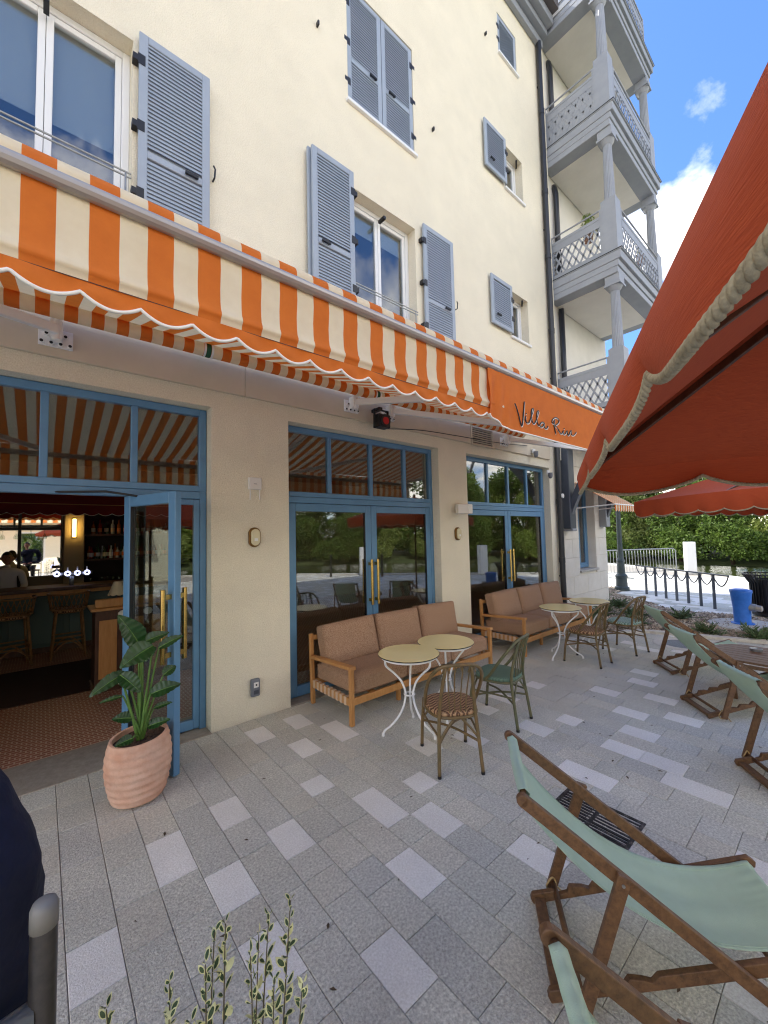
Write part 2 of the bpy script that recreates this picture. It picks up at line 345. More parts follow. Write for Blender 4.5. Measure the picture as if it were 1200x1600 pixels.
# planting bed outline (world metres)
BED = [(7.95,-.06),(7.95,-1.25),(8.42,-1.62),(8.60,-2.2),(8.93,-3.15),(9.6,-4.6),(10.9,-5.3),(11.6,-4.4),(11.25,-2.9),(11.25,-2.02),(10.95,-1.45),(11.93,-.57),(12.87,.55),(14.1,.55),(14.3,1.3),(12.6,1.9),(11.1,.5),(11.02,-.06)]
def inside(p, poly):
    x, y = p; c = False; j = len(poly)-1
    for i in range(len(poly)):
        xi, yi = poly[i]; xj, yj = poly[j]
        if (yi > y) != (yj > y) and x < (xj-xi)*(y-yi)/(yj-yi)+xi: c = not c
        j = i
    return c
# where the pale pavers lie, in metres on the ground
LIGHT = [ (1.02,-1.29),(1.21,-1.73),(0.62,-1.56),(0.82,-1.91),(1.03,-2.26),(0.23,-1.79),(1.63,-1.45),(1.80,-1.82),(1.63,-0.49),(1.82,-0.82),(2.00,-1.17),(2.20,-0.86),(2.01,-0.22),(1.22,-2.66),(2.20,-1.87),(1.99,-2.20),(1.61,-2.48),(1.79,-2.82),(2.17,-2.83),(1.24,-2.75),(2.77,-1.98),(3.66,-1.56),(2.64,-1.58),(3.96,-2.24),(4.16,-1.86),(3.54,-2.51),(4.17,-2.85),(4.61,-2.60),(3.75,-2.84),(3.17,-2.76),(4.99,-2.29),(4.81,-1.94),(4.60,-1.61),(3.96,-3.20),(3.57,-3.48),(3.13,-3.70),(5.63,-2.45),(6.10,-2.18),(5.24,-2.73),(4.99,-3.29),(4.80,-2.94),(2.22,-3.80),(3.13,-1.81),(3.72,-1.92) ]
keep_ = []
for p in LIGHT:
    if all((p[0]-q[0])**2+(p[1]-q[1])**2 > .34**2 for q in keep_): keep_.append(p)
LIGHT = keep_
meshes = {}
def paver_mesh(L, m):
    k = (round(L,2), m.name)
    if k not in meshes:
        mb = MB(); w, l, c, h = .1972/2, L/2-.0018, .0022, .03
        vs = [(sx*(w-c), sy*(l-c), 0) for sx, sy in ((-1,-1),(1,-1),(1,1),(-1,1))]+[(sx*w, sy*l, -c) for sx, sy in ((-1,-1),(1,-1),(1,1),(-1,1))]+[(sx*w, sy*l, -h) for sx, sy in ((-1,-1),(1,-1),(1,1),(-1,1))]
        mb.add(vs, [(0,1,2,3)]+[(i,(i+1)%4,(i+1)%4+4,i+4) for i in range(4)]+[(i+4,(i+1)%4+4,(i+1)%4+8,i+8) for i in range(4)])
        meshes[k] = mb.mesh('paver', m)
    return meshes[k]
cand = []; lit_ = []
CW = .2012
blocked = lambda x, y: (-1.29 < x < 8.3 and y > -.03 ) or y > (-.02 if x < 11.05 else 6)
for i in range(-60, 95):
    x = .12+CW*(i+.5); y = -.015 if x < 11.0 else 5.5
    y -= .1*(i % 2)*0
    R_ = random.Random(i*31+5)
    while y > -14.5:
        L = R_.choice((.2,.3,.3,.3,.4)); yc = y-L/2
        if not inside((x, yc), BED) and inside((x+.12, yc), QUAY) and inside((x,yc-.2), QUAY):
            if (2.63 < x+.1 and x-.1 < 2.99 and -3.21 < yc+L/2 and yc-L/2 < -2.69) : y -= 0
            hit = any(abs(lx-x) < CW/2 and abs(ly-yc) < L/2 for lx, ly in LIGHT)
            seen = (x-0)*rgt.x + 0 > -.6 and yc > -4.6
            if x < 6.6 and any(abs(px_-x) < CW*1.5 and abs(py_-yc) < .33 for px_, py_ in lit_): hit = False
            lt = hit or (R_.random() < (.01 if (-.6 < x < 6.6 and yc > -4.6) else .14 if x < 9 else .45))
            if lt: lit_.append((x, yc))
            dx, dy = x, yc+4.1765; depth = dx*fwd.x + dy*fwd.y + 1.888*abs(fwd.z)*0
            vis = depth > .35 and abs(dx*r2.x+dy*r2.y) < depth*1.05 and 1.888 < depth*1.45
            cand.append((depth if vis else 999+depth, x, yc, L, lt))
        y -= L
cand.sort()
far = {0: MB(), 1: MB(), 2: MB(), 3: MB()}
PM = K['granite']+[K['granite_light']]
for j, (d, x, y, L, lt) in enumerate(cand):
    mi = 3 if lt else random.choice((0,0,1,2))
    dz = random.uniform(-.0022,.0012)
    if j < 300: share(paver_mesh(L, PM[mi]), 'paver', quay, (x, y, dz), (random.uniform(-.004,.004), random.uniform(-.004,.004), 0))
    else:
        w, l = .1965/2, L/2-.0022
        far[mi].add([(x-w,y-l,dz),(x+w,y-l,dz),(x+w,y+l,dz),(x-w,y+l,dz),(x-w,y-l,-.012),(x+w,y-l,-.012),(x+w,y+l,-.012),(x-w,y+l,-.012)], [(0,1,2,3),(0,4,5,1),(1,5,6,2),(2,6,7,3),(3,7,4,0)])
allf = MB()
for mi in range(4): allf.add(far[mi].v, far[mi].f, mi)
allf.build('pavers_beyond', PM, quay, kind='stuff')
# planting bed: mulch sheet, kerb stones, stone chips
mb = MB(); mb.add([(x,y,-.004) for x,y in BED], [tuple(range(len(BED)))]); bed = mb.build('planting_bed', K['mulch'], kind='structure')
for a, b in list(zip(BED, BED[1:]))[1:7]:
    a, b = Vector((*a,.015)), Vector((*b,.015)); k = max(1, round((b-a).length/.8))
    for i in range(k):
        MB().bar(a.lerp(b,(i+.01)/k), a.lerp(b,(i+.99)/k), .13, .06).build('kerb_stone', K['kerb'], bed, bevel=.008)
ch = MB(); bx0, bx1, by0, by1 = 7.9, 14.3, -5.3, 1.9; cnt = 0
while cnt < 9500:
    x, y = random.uniform(bx0,bx1), random.uniform(by0,by1)
    if not inside((x,y), BED): continue
    cnt += 1; s = random.uniform(.018,.05); a = random.uniform(0,6.28); z = random.uniform(0,.012)
    px = [(math.cos(a+k*2.1)*s*random.uniform(.6,1.3), math.sin(a+k*2.1)*s*random.uniform(.6,1.3)) for k in range(3)]
    ch.add([(x+px[0][0],y+px[0][1],z),(x+px[1][0],y+px[1][1],z),(x+px[2][0],y+px[2][1],z),(x,y,z+s*random.uniform(.4,.9))], [(0,1,3),(1,2,3),(2,0,3)])
ch.build('stone_chips', K['chips'], bed, kind='stuff')
# ================================================================== SETTING: the building
bld = thing('apartment_building', 'cream rendered building with grey shutters, blue shop doors and stacked balconies at the corner', 'building')
def walled(mb, x0, x1, z0, z1, holes, y0, y1):
    xs = sorted({x0,x1,*[h[0] for h in holes],*[h[1] for h in holes]}); zs = sorted({z0,z1,*[h[2] for h in holes],*[h[3] for h in holes]})
    xs = [x for x in xs if x0 <= x <= x1]; zs = [z for z in zs if z0 <= z <= z1]
    def solid(i, j):
        if i < 0 or j < 0 or i >= len(xs)-1 or j >= len(zs)-1: return False
        cx, cz = (xs[i]+xs[i+1])/2, (zs[j]+zs[j+1])/2
        return not any(h[0] < cx < h[1] and h[2] < cz < h[3] for h in holes)
    for i in range(len(xs)-1):
        for j in range(len(zs)-1):
            if not solid(i, j): continue
            a, b, c, d = xs[i], xs[i+1], zs[j], zs[j+1]
            mb.add([(a,y0,c),(b,y0,c),(b,y0,d),(a,y0,d)], [(0,1,2,3)]); mb.add([(a,y1,c),(b,y1,c),(b,y1,d),(a,y1,d)], [(0,3,2,1)])
            if not solid(i-1,j): mb.add([(a,y0,c),(a,y1,c),(a,y1,d),(a,y0,d)], [(0,3,2,1)])
            if not solid(i+1,j): mb.add([(b,y0,c),(b,y1,c),(b,y1,d),(b,y0,d)], [(0,1,2,3)])
            if not solid(i,j-1): mb.add([(a,y0,c),(b,y0,c),(b,y1,c),(a,y1,c)], [(0,3,2,1)])
            if not solid(i,j+1): mb.add([(a,y0,d),(b,y0,d),(b,y1,d),(a,y1,d)], [(0,1,2,3)])
    return mb
D1, D2, D3 = (-1.29,1.29), (2.14,4.70), (5.40,8.20)
DT = 3.215
W1, W2 = (-.68,.575,4.83,6.6), (3.085,4.32,4.83,6.6)
W3, S1, S2, S3 = (3.08,4.36,7.83,9.6), (6.885,7.575,11.62,12.5), (6.93,7.62,8.76,9.69), (6.95,7.62,5.71,6.65)
holes = [(*D1,0,DT),(*D2,0,DT),(*D3,0,DT),W1,W2,W3,S1,S2,S3]
f = walled(MB(), -9, 8.62, -.05, 13.4, holes, 0, .30); f.build('wall', K['stucco'], bld)
f = walled(MB(), 8.62, 11.0, -.05, 3.9, [(9.45,10.36,.93,2.95)], .012, .30); f.build('stone_wall', K['white_wall'], bld)
f = walled(MB(), 8.62, 11.74, 3.9, 16.8, [], .03, .30); f.build('loggia_wall', K['balcony_white'], bld)
MB().bx((8.505,-.06,3.42),(8.66,.0,13.4)).build('corner_strip', K['stucco'], bld)
s = MB(); s.bx((-9,.3,-.05),(-8.7,9,16.8)); s.bx((11.0,.3,-.05),(11.3,9,16.8)); s.bx((-9,8.7,-.05),(11.3,9,16.8)); s.build('outer_wall', K['stucco'], bld)
s = MB()
for z in (3.5, 7.0, 10.1, 13.4): s.bx((-8.7,.3,z),(11.0,8.7,z+.25))
s.build('floor_slab', K['int_ceil'], bld)
MB().bx((-9.3,-.5,13.55),(8.6,9.2,13.75)).bx((8.6,.0,16.8),(11.6,9.2,17.0)).build('roof', K['roof'], bld)
c = MB(); c.bx((-9,-.10,13.02),(8.62,-.002,13.2)); c.bx((-9,-.22,13.2),(8.62,-.002,13.34)); c.bx((-9,-.36,13.34),(8.62,-.002,13.55)); c.build('cornice', K['grey_trim'], bld, bevel=.01)
# white stone facing, course by course
zc_ = 0.0; row = 0
while zc_ < 3.88:
    h = min(.42, 3.89-zc_); x = 8.74 - (.35 if row % 2 else 0); 
    while x < 11.0:
        a, b = max(x, 8.74), min(x+.72, 11.0); x += .72
        segs = [(a, b)]
        if zc_+h > .93 and zc_ < 2.95:
            segs = []
            if a < 9.45: segs.append((a, min(b, 9.45)))
            if b > 10.36: segs.append((max(a, 10.36), b))
        for p, q_ in segs:
            if q_-p > .04: MB().bx((p+.003,-.010,zc_+.003),(q_-.003,.0115,zc_+h-.003)).build('stone_block', K['white_wall'], bld, bevel=.004, seg=1)
    zc_ += .42; row += 1
# windows -------------------------------------------------------------------
def window(h, leaves, y=.16, fw=.065, blind=0, name='window', m=None, pm=None):
    x0, x1, z0, z1 = h; m = m or K['pvc']; fr = MB(); d = .06
    fr.bx((x0,y,z0),(x0+fw,y+d,z1)); fr.bx((x1-fw,y,z0),(x1,y+d,z1)); fr.bx((x0+fw,y,z1-fw),(x1-fw,y+d,z1)); fr.bx((x0+fw,y,z0),(x1-fw,y+d,z0+fw))
    w = fr.build(name, m, bld, bevel=.006, seg=1); n = leaves; iw = (x1-x0-2*fw)/n
    for k in range(n):
        a = x0+fw+k*iw; b = a+iw; s = MB(); t_ = .055; yy = y+.012
        s.bx((a+.002,yy,z0+fw+.002),(a+t_,yy+.05,z1-fw-.002)); s.bx((b-t_,yy,z0+fw+.002),(b-.002,yy+.05,z1-fw-.002)); s.bx((a+t_,yy,z1-fw-t_),(b-t_,yy+.05,z1-fw-.002)); s.bx((a+t_,yy,z0+fw+.002),(b-t_,yy+.05,z0+fw+t_))
        s.build('sash', m, w, bevel=.005, seg=1)
        MB().bx((a+t_,yy+.02,z0+fw+t_),(b-t_,yy+.032,z1-fw-t_)).build('pane', pm or K['winglass'], w)
        if blind: MB().bx((a+t_-.01,yy+.075,z1-fw-blind),(b-t_+.01,yy+.08,z1-fw)).build('roller_blind', K['blind'], w)
    return w
def sill(x0, x1, z, yo=.06): MB().bx((x0-.03,-yo,z-.045),(x1+.03,.16,z)).build('window_sill', K['pvc'], bld, bevel=.006)
w1 = window(W1, 2, blind=.95); w2 = window(W2, 2, blind=.32); window(S2, 1, fw=.05); window(S3, 1, fw=.05); window(W3, 2); window(S1, 1)
for h in (W1, W2, W3, S1, S2, S3): sill(h[0], h[1], h[2], .045)
for h in (W1, W2):                                     # guard rail of two thin bars in front of the tall windows
    g = MB(); x0, x1 = h[0], h[1]
    for z in (5.215, 5.255): g.tube([(x0+.005,-.02,z),(x1-.005,-.02,z)], .009, 6)
    for k in range(2): g.tube([(x0+.05+k*(x1-x0-.1),-.02,4.9),(x0+.05+k*(x1-x0-.1),-.02,5.25)], .008, 6)
    g.build('guard_rail', K['steel'], bld)
    MB().bx(((x0+x1)/2-.02,.0,6.45),((x0+x1)/2+.02,.13,6.49)).build('shutter_stop', K['black'], bld)
for h in (S2, S3): MB().bar((h[1]-.18,.02,h[3]-.04),(h[1]-.02,.12,h[3]-.04),.03,.03).build('shutter_stop', K['black'], bld)
def shutter(x0, x1, z0, z1, y, mid=.37, hinge='l', gear=True):
    """louvred shutter lying against the wall: y is its back face"""
    t_, sw = .035, .075; yf = y-t_; fr = MB()
    fr.bx((x0,yf,z0),(x0+sw,y,z1)); fr.bx((x1-sw,yf,z0),(x1,y,z1)); fr.bx((x0+sw,yf,z1-sw),(x1-sw,y,z1)); fr.bx((x0+sw,yf,z0),(x1-sw,y,z0+sw))
    zm = z0+(z1-z0)*mid if mid else None
    if zm: fr.bx((x0+sw,yf,zm-.035),(x1-sw,y,zm+.035))
    sh = fr.build('shutter', K['shutter'], bld, bevel=.004, seg=1); sl = MB(); z = z0+sw+.01
    while z < z1-sw-.02:
        if not (zm and zm-.06 < z < zm+.036): sl.add([(x0+sw,yf+.003,z),(x1-sw,yf+.003,z),(x1-sw,yf+.017,z+.0385),(x0+sw,yf+.017,z+.0385),(x0+sw,yf+.012,z),(x1-sw,yf+.012,z)], [(0,1,2,3),(0,4,5,1)])
        z += .040
    sl.bx((x0+sw,y-.0035,z0+sw),(x1-sw,y-.001,z1-sw)); sl.build('louvres', K['shutter'], sh, kind='stuff')
    hx = x0 if hinge == 'l' else x1; sg = -1 if hinge == 'l' else 1
    for zz in (z0+.28, z1-.28, *( [(z0+z1)/2] if z1-z0 > 1.5 else [])):
        MB().bx((hx-.012 if sg<0 else hx-.05,yf-.006,zz-.05),(hx+.05 if sg<0 else hx+.012,yf-.001,zz+.05)).bx((hx+sg*.05,yf-.004,zz-.03),(hx+sg*.004,-.002,zz+.03)).build('hinge', K['black'], sh)
    if gear:
        cx_ = lerp(x0, x1, .72 if hinge == 'l' else .28); zz = (zm or z0+.2)
        MB().bx((cx_-.06,yf-.035,zz-.012),(cx_+.06,yf-.012,zz+.014)).bx((cx_-.05,yf-.014,zz-.006),(cx_-.035,yf,zz+.006)).bx((cx_+.035,yf-.014,zz-.006),(cx_+.05,yf,zz+.006)).build('catch', K['black'], sh)
    return sh
YS = -.035
shutter(.614, 1.25, 4.80, 6.67, YS, hinge='l'); shutter(2.43, 3.06, 4.80, 6.68, YS-.055, hinge='r'); shutter(2.40, 3.03, 4.80, 6.68, YS, hinge='r', gear=False); shutter(4.44, 5.15, 4.80, 6.72, YS, hinge='l')
shutter(3.085, 3.71, 7.85, 9.59, .045, hinge='l'); shutter(3.72, 4.355, 7.85, 9.59, .045, hinge='r')
shutter(6.89, 7.57, 11.64, 12.49, .04, mid=None, hinge='l', gear=False); shutter(6.20, 6.91, 8.77, 9.70, YS, mid=None, hinge='r'); shutter(6.23, 6.93, 5.73, 6.67, YS, mid=None, hinge='r')
for x, z in ((2.6,8.5),(4.79,8.53),(6.42,11.6)): MB().bx((x-.012,-.05,z-.03),(x+.012,0,z+.03)).build('shutter_holdback', K['black'], bld, bevel=.004)
for x, z in ((1.30,5.62),(5.22,5.62)): MB().tube([(x,0,z),(x,-.06,z),(x+.005,-.065,z+.09),(x-.012,-.065,z+.12)], .009, 6).build('shutter_holdback', K['black'], bld)
# fascia board above the shop doors
for a, b in ((-9,-2.2),(-2.195,1.62),(1.625,5.485),(6.125,8.2)): MB().bx((a,-.045,3.385),(b,-.001,3.98)).build('fascia_board', K['fascia'], bld, bevel=.004, seg=1)
MB().bx((5.49,-.045,3.70),(6.12,-.001,3.98)).build('fascia_board', K['fascia'], bld)
# downpipes
dp = MB(); dp.tube([(8.455,-.075,0),(8.455,-.075,13.05)], .056, 12)
for z in (1.2,2.45,4.4,6.2,7.9,9.4,11.3): dp.tube([(8.455,-.075,z),(8.455,-.075,z+.11)], .064, 12)
for z in (.9,5.2,8.6,12.0): dp.bx((8.44,-.08,z),(8.47,0,z+.03))
dp.build('downpipe', K['pipe'], bld, smooth=False)
MB().tube([(8.455,-.16,2.62),(8.455,-.135,2.62)],.05,14).bx((8.44,-.14,2.60),(8.47,-.125,2.64)).build('pipe_camera', K['plastic'], bld)
# ------------------------------------------------------------------ balconies
BX0, BX1, BY = 8.66, 11.72, -1.45
LV = (4.36, 7.485, 10.61, 13.735)
def column(x, y, z, H, par):
    m = MB(); m.bx((x-.14,y-.14,z),(x+.14,y+.14,z+1.16)); m.box((x,y,z+1.175),(.22,.22,.03))
    n = 20; hs = H-1.19-.30; prof = []
    vs = []; segs = 6
    for i in range(segs+1):
        tt = i/segs; r = .105-.022*tt
        for j in range(n*2): rr = r*(1 if j % 2 else .90); a = math.pi*j/n; vs.append((x+rr*math.cos(a), y+rr*math.sin(a), z+1.19+hs*tt))
    k = n*2; m.add(vs, [(i*k+j, i*k+(j+1)%k, (i+1)*k+(j+1)%k, (i+1)*k+j) for i in range(segs) for j in range(k)])
    m.lathe([(.085,0),(.10,.02),(.12,.05),(.145,.09)], 20, (x,y,z+1.19+hs)); m.bx((x-.155,y-.155,z+H-.21),(x+.155,y+.155,z+H-.17)); m.bx((x-.135,y-.135,z+H-.17),(x+.135,y+.135,z+H))
    m.build('column', K['grey_trim'], par)
def railing(p, q, z, par, backed):
    p, q = Vector(p), Vector(q); L = (q-p).length; d = (q-p)/L; m = MB()
    P_ = lambda s_, zz: p + d*s_ + Vector((0,0,z+zz))
    for s_ in (.0, L): m.bar(P_(s_,.02), P_(s_,1.03), .04, .04, d)
    m.bar(P_(0,.08),P_(L,.08),.03,.10); m.bar(P_(0,.86),P_(L,.86),.03,.06); m.bar(P_(0,.75),P_(L,.75),.016,.16)
    m.tube([P_(0,1.02),P_(L,1.02)], .018, 8)
    k = max(2, round(L/.155)); w = L/k
    for i in range(k):                                  # lattice of tall diamonds
        for a, b in (((i*w,.12),((i+1)*w,.40)),((i*w,.40),((i+1)*w,.12)),((i*w,.40),((i+1)*w,.68)),((i*w,.68),((i+1)*w,.40))):
            m.bar(P_(*a), P_(*b), .014, .036, d.cross(Vector((0,0,1))).cross((P_(*b)-P_(*a)).normalized()))
    for i in range(1, k): m.box(P_(i*w,.40), (.03,.016,.05) if abs(d.x) > .5 else (.016,.03,.05))
    if backed: m.bar(P_(.02,.42), P_(L-.02,.42), .006, .66)
    m.build('railing', K['grey_trim'], par)
for li, z in enumerate(LV):
    m = MB()
    m.bx((BX0-.02,BY-.03,z-.03),(BX1+.03,.02,z)); m.bx((BX0-.012,BY,z-.20),(BX1,.02,z-.03)); m.bx((BX0,BY+.05,z-.33),(BX1-.05,.02,z-.20)); m.bx((BX0+.004,BY+.075,z-.46),(BX1-.075,.02,z-.33))
    bal = m.build('balcony', K['grey_trim'], bld, bevel=.008, seg=1)
    MB().bx((BX0+.30,BY+.36,z-.468),(BX1-.36,.018,z-.4605)).build('soffit', K['balcony_white'], bal)
    MB().bx((BX0-.024,BY-.034,z-.012),(BX1+.034,BY-.0305,z+.006)).bx((BX0-.0245,BY-.03,z-.012),(BX0-.0205,.0,z+.006)).build('drip_edge', K['black'], bal)
    if z < 13:
        column(BX0+.17, BY+.20, z, 2.665, bal); column(BX1-.20, BY+.20, z, 2.665, bal)
    railing((BX0+.06,-.03,0),(BX0+.06,BY+.36,0), z, bal, li in (2,)); railing((BX0+.34,BY+.08,0),(BX1-.36,BY+.08,0), z, bal, False)
    if z < 13:
        pp = [(9.02,-.05,z+.02),(9.02,-.05,z+2.25),(9.03,-.02,z+2.42),(9.06,.02,z+2.5)] if li else [(9.02,-.05,z+.02),(9.02,-.05,z+2.6)]
        MB().tube(pp, .06, 12).build('inner_downpipe', K['pipe'], bal, smooth=True)
# grey timber posts and braces that carry the lowest balcony
pm_ = MB(); pm_.bx((8.66,-.20,1.92),(8.93,-.012,3.88)); pm_.build('bracket_post', K['dark_grey'], bld, bevel=.012)
MB().bx((8.69,-.23,1.86),(8.90,-.012,1.92)).build('bracket_foot', K['grey_trim'], bld, bevel=.02)
def brace(x):
    P0 = [(-.20,1.98),(-.20,2.22),(-.62,2.72),(-1.22,3.62),(-1.22,3.88),(-1.05,3.88),(-1.02,3.60),(-.50,2.92),(-.20,2.60)]
    c_ = bez((-.12,2.0,0),(-.45,3.1,0),(-1.3,3.75,0),10); poly = [(p.x,p.y) for p in c_]+[(p.x+.05,p.y+.22) for p in reversed(c_)]
    MB().prism(poly, 0, x-.07, x+.07).build('brace', K['dark_grey'], bld, bevel=.008)
brace(8.80)
MB().bx((10.62,-.18,1.95),(10.86,-.012,3.88)).build('bracket_post', K['grey_trim'], bld, bevel=.012); brace(10.74)
# blue framed window in the white wall
ww = window((9.45,10.36,.97,2.95), 2, y=.18, m=K['blue'], pm=K['winglass']); MB().bx((9.42,-.05,.905),(10.40,.2,.955)).build('window_sill', K['concrete'], bld, bevel=.006)
# ------------------------------------------------------------------ blue shop doors
FY = .14
def frame_rect(mb, x0, x1, z0, z1, w, y0, y1, bottom=None):
    bt = w if bottom is None else bottom
    mb.bx((x0,y0,z0),(x0+w,y1,z1)); mb.bx((x1-w,y0,z0),(x1,y1,z1)); mb.bx((x0+w,y0,z1-w),(x1-w,y1,z1))
    if bt: mb.bx((x0+w,y0,z0),(x1-w,y1,z0+bt))
    return mb
def pull(par, x, z0, z1, y0, sgn, bw=.02):
    """brass pull bar on two brackets; y0 = leaf face, sgn = side"""
    m = MB(); y = y0+sgn*.065
    m.tube([(x,y,z0),(x,y,z1)], .019, 12)
    for z in (z0+.06, z1-.06): m.bx((x-.012,min(y0,y),z-.02),(x+.012,max(y0,y),z+.02))
    m.build('handle', K['brass'], par, smooth=False)
def leaf(x0, x1, z0, z1, y0, hside, par=None, loc=None, rotz=0, hz=(.95,1.55)):
    m = frame_rect(MB(), x0, x1, z0, z1, .095, y0, y0+.055, .12); d = m.build('door', K['blue'], par or bld, bevel=.005, seg=1, loc=loc, rotz=rotz)
    MB().bx((x0+.095,y0+.022,z0+.12),(x1-.095,y0+.032,z1-.095)).build('pane', K['glass'], d)
    for a, b, c_, e in ((x0+.095,x0+.102,z0+.12,z1-.095),(x1-.102,x1-.095,z0+.12,z1-.095)): MB().bx((a,y0+.008,c_),(b,y0+.05,e)).build('gasket', K['black'], d)
    hx = x1-.05 if hside == 'r' else x0+.05
    pull(d, hx, hz[0], hz[1], y0, -1); pull(d, hx, hz[0], hz[1], y0+.055, 1); return d
def transom(x0, x1, mull, z0=2.36, z1=DT-.005):
    m = frame_rect(MB(), x0, x1, z0, z1, .07, FY, FY+.07, .06)
    for x in mull: m.bx((x-.028,FY+.004,z0+.06),(x+.028,FY+.066,z1-.07))
    tw = m.build('transom_window', K['blue'], bld, bevel=.005, seg=1); xs = [x0+.07]+[v for x in mull for v in (x-.028, x+.028)]+[x1-.07]
    for a, b in zip(xs[::2], xs[1::2]): MB().bx((a,FY+.03,z0+.06),(b,FY+.04,z1-.07)).build('pane', K['glass'], tw)
def jambs(x0, x1):
    m = MB(); m.bx((x0,FY,.0),(x0+.06,FY+.07,2.36)); m.bx((x1-.06,FY,.0),(x1,FY+.07,2.36)); m.bx((x0+.06,FY,2.285),(x1-.06,FY+.07,2.357)); m.build('door_frame', K['blue'], bld, bevel=.005, seg=1)
for (x0, x1), mull, mid in ((D2,(2.79,3.47,4.11),3.45),(D3,(6.19,6.86,7.54),6.80)):
    x0 += .004; x1 -= .004; transom(x0, x1, mull); jambs(x0, x1); leaf(x0+.063, mid-.003, .02, 2.28, FY+.005, 'r'); leaf(mid+.003, x1-.063, .02, 2.28, FY+.005, 'l')
    MB().bx((x0,-.012,-.04),(x1,.35,.012)).build('door_sill', K['threshold'], bld, bevel=.004)
x0, x1 = D1[0]+.004, D1[1]-.004
transom(x0, x1, (-.645,0,.645)); jambs(x0, x1)
sp = frame_rect(MB(), .60, x1-.063, .02, 2.28, .055, FY+.005, FY+.06, .09); d = sp.build('side_light', K['blue'], bld, bevel=.005, seg=1); MB().bx((.655,FY+.025,.11),(x1-.118,FY+.035,2.225)).build('pane', K['glass'], d)
ang = math.atan2(-.709, .248)
leaf(0, .775, .015, 2.28, -.0275, 'r', loc=(.595,FY+.01,0), rotz=ang, hz=(.90,1.48))
MB().tube([(.05,.16,2.30),(.42,.02,2.31),(.66,-.06,2.27)], .01, 6).build('door_closer_arm', K['black'], bld)
MB().bx((D1[0],-.035,-.05),(D1[1],.52,.006)).build('door_sill', K['threshold'], bld, bevel=.004)
# ================================================================== the striped awning
aw = thing('awning', 'long orange and cream striped awning with a lettered orange panel over the shop doors', 'awning')
SW = .0868; AX0 = -2.3268; NS = 106; AX1 = AX0+NS*SW; YF = -2.55; YR, ZR = -.20, 3.70
OC = [K['orange'], K['cream']]
def stripes(fn, ns=NS, x0=AX0, nv=6, sub=1, ph=0):
    mb = MB(); mb.grid(lambda u, v: fn(x0+u*ns*SW, v), ns*sub, nv, mif=lambda i, j: (i//sub+ph) % 2); return mb
ZH = 3.155                                                           # the canopy reaches the front profile at this height
def canopy(x, v): return (x, lerp(YR, YF+.10, v), lerp(ZR+.06, ZH, v) - .05*math.sin(math.pi*v) + .004*math.sin(x*2.1+v*3))
stripes(canopy, nv=10).build('canopy', OC, aw, smooth=True)
def hood(x, v):
    a = lerp(.50*math.pi, 1.12*math.pi, v); return (x, YF+.055+.058*math.cos(a), 3.105+.058*math.sin(a)+.0)
stripes(hood, nv=8).build('hood', OC, aw, smooth=True)
def roll(x, v):
    a = lerp(-.1, 2*math.pi-.1, v); return (x, YR+.062*math.cos(a), ZR+.062*math.sin(a))
stripes(roll, nv=14).build('roller', OC, aw, smooth=True)
m = MB(); m.tube([(AX0-.02,YF-.012,3.058),(AX1+.02,YF-.012,3.058)], .026, 12); m.bx((AX0-.02,YF+.012,3.035),(AX1+.02,YF+.10,3.09)); m.build('front_bar', K['alu'], aw, smooth=False, bevel=.003)
PRF = [(.0,3.036),(-.004,2.98),(.003,2.90),(.0,2.845),(-.006,2.815),(-.016,2.797),(-.018,2.785),(-.006,2.772),(.0,2.752)]
def valance(x, v):
    t_ = v*(len(PRF)-1); i = min(int(t_), len(PRF)-2); f_ = t_-i; a, b = PRF[i], PRF[i+1]
    return (x, YF+lerp(a[0],b[0],f_)+.006*math.sin(x*1.7)*v+.003*math.sin(x*9)*v, lerp(a[1],b[1],f_))
stripes(valance, nv=16).build('valance', OC, aw, smooth=True)
PIT = 2*SW; SCX = -.09
def scz(x):
    f_ = ((x-SCX)/PIT) % 1; return 2.716 - .036*math.sin(math.pi*f_)**.85
def border(x, v): return (x, YF+.006*math.sin(x*1.7)+.003*math.sin(x*9)-.004+.010*math.sin(math.pi*v)*math.sin(x*math.pi/PIT*2), lerp(2.755, scz(x), v))
mb = MB(); mb.grid(lambda u, v: border(lerp(AX0,AX1,u), v), 900, 3); mb.build('scalloped_border', K['orange'], aw, smooth=True)
MB().tube([border(lerp(AX0,AX1,i/1100), 1.0) for i in range(1101)], .0062, 6).build('piping', K['piping'], aw, smooth=True)
mb = MB(); mb.tube([(lerp(AX0,AX1,i/200), YF-.0045+.006*math.sin(lerp(AX0,AX1,i/200)*1.7), 2.7545) for i in range(201)], .0016, 4); mb.build('seam', K['darkwood'], aw)
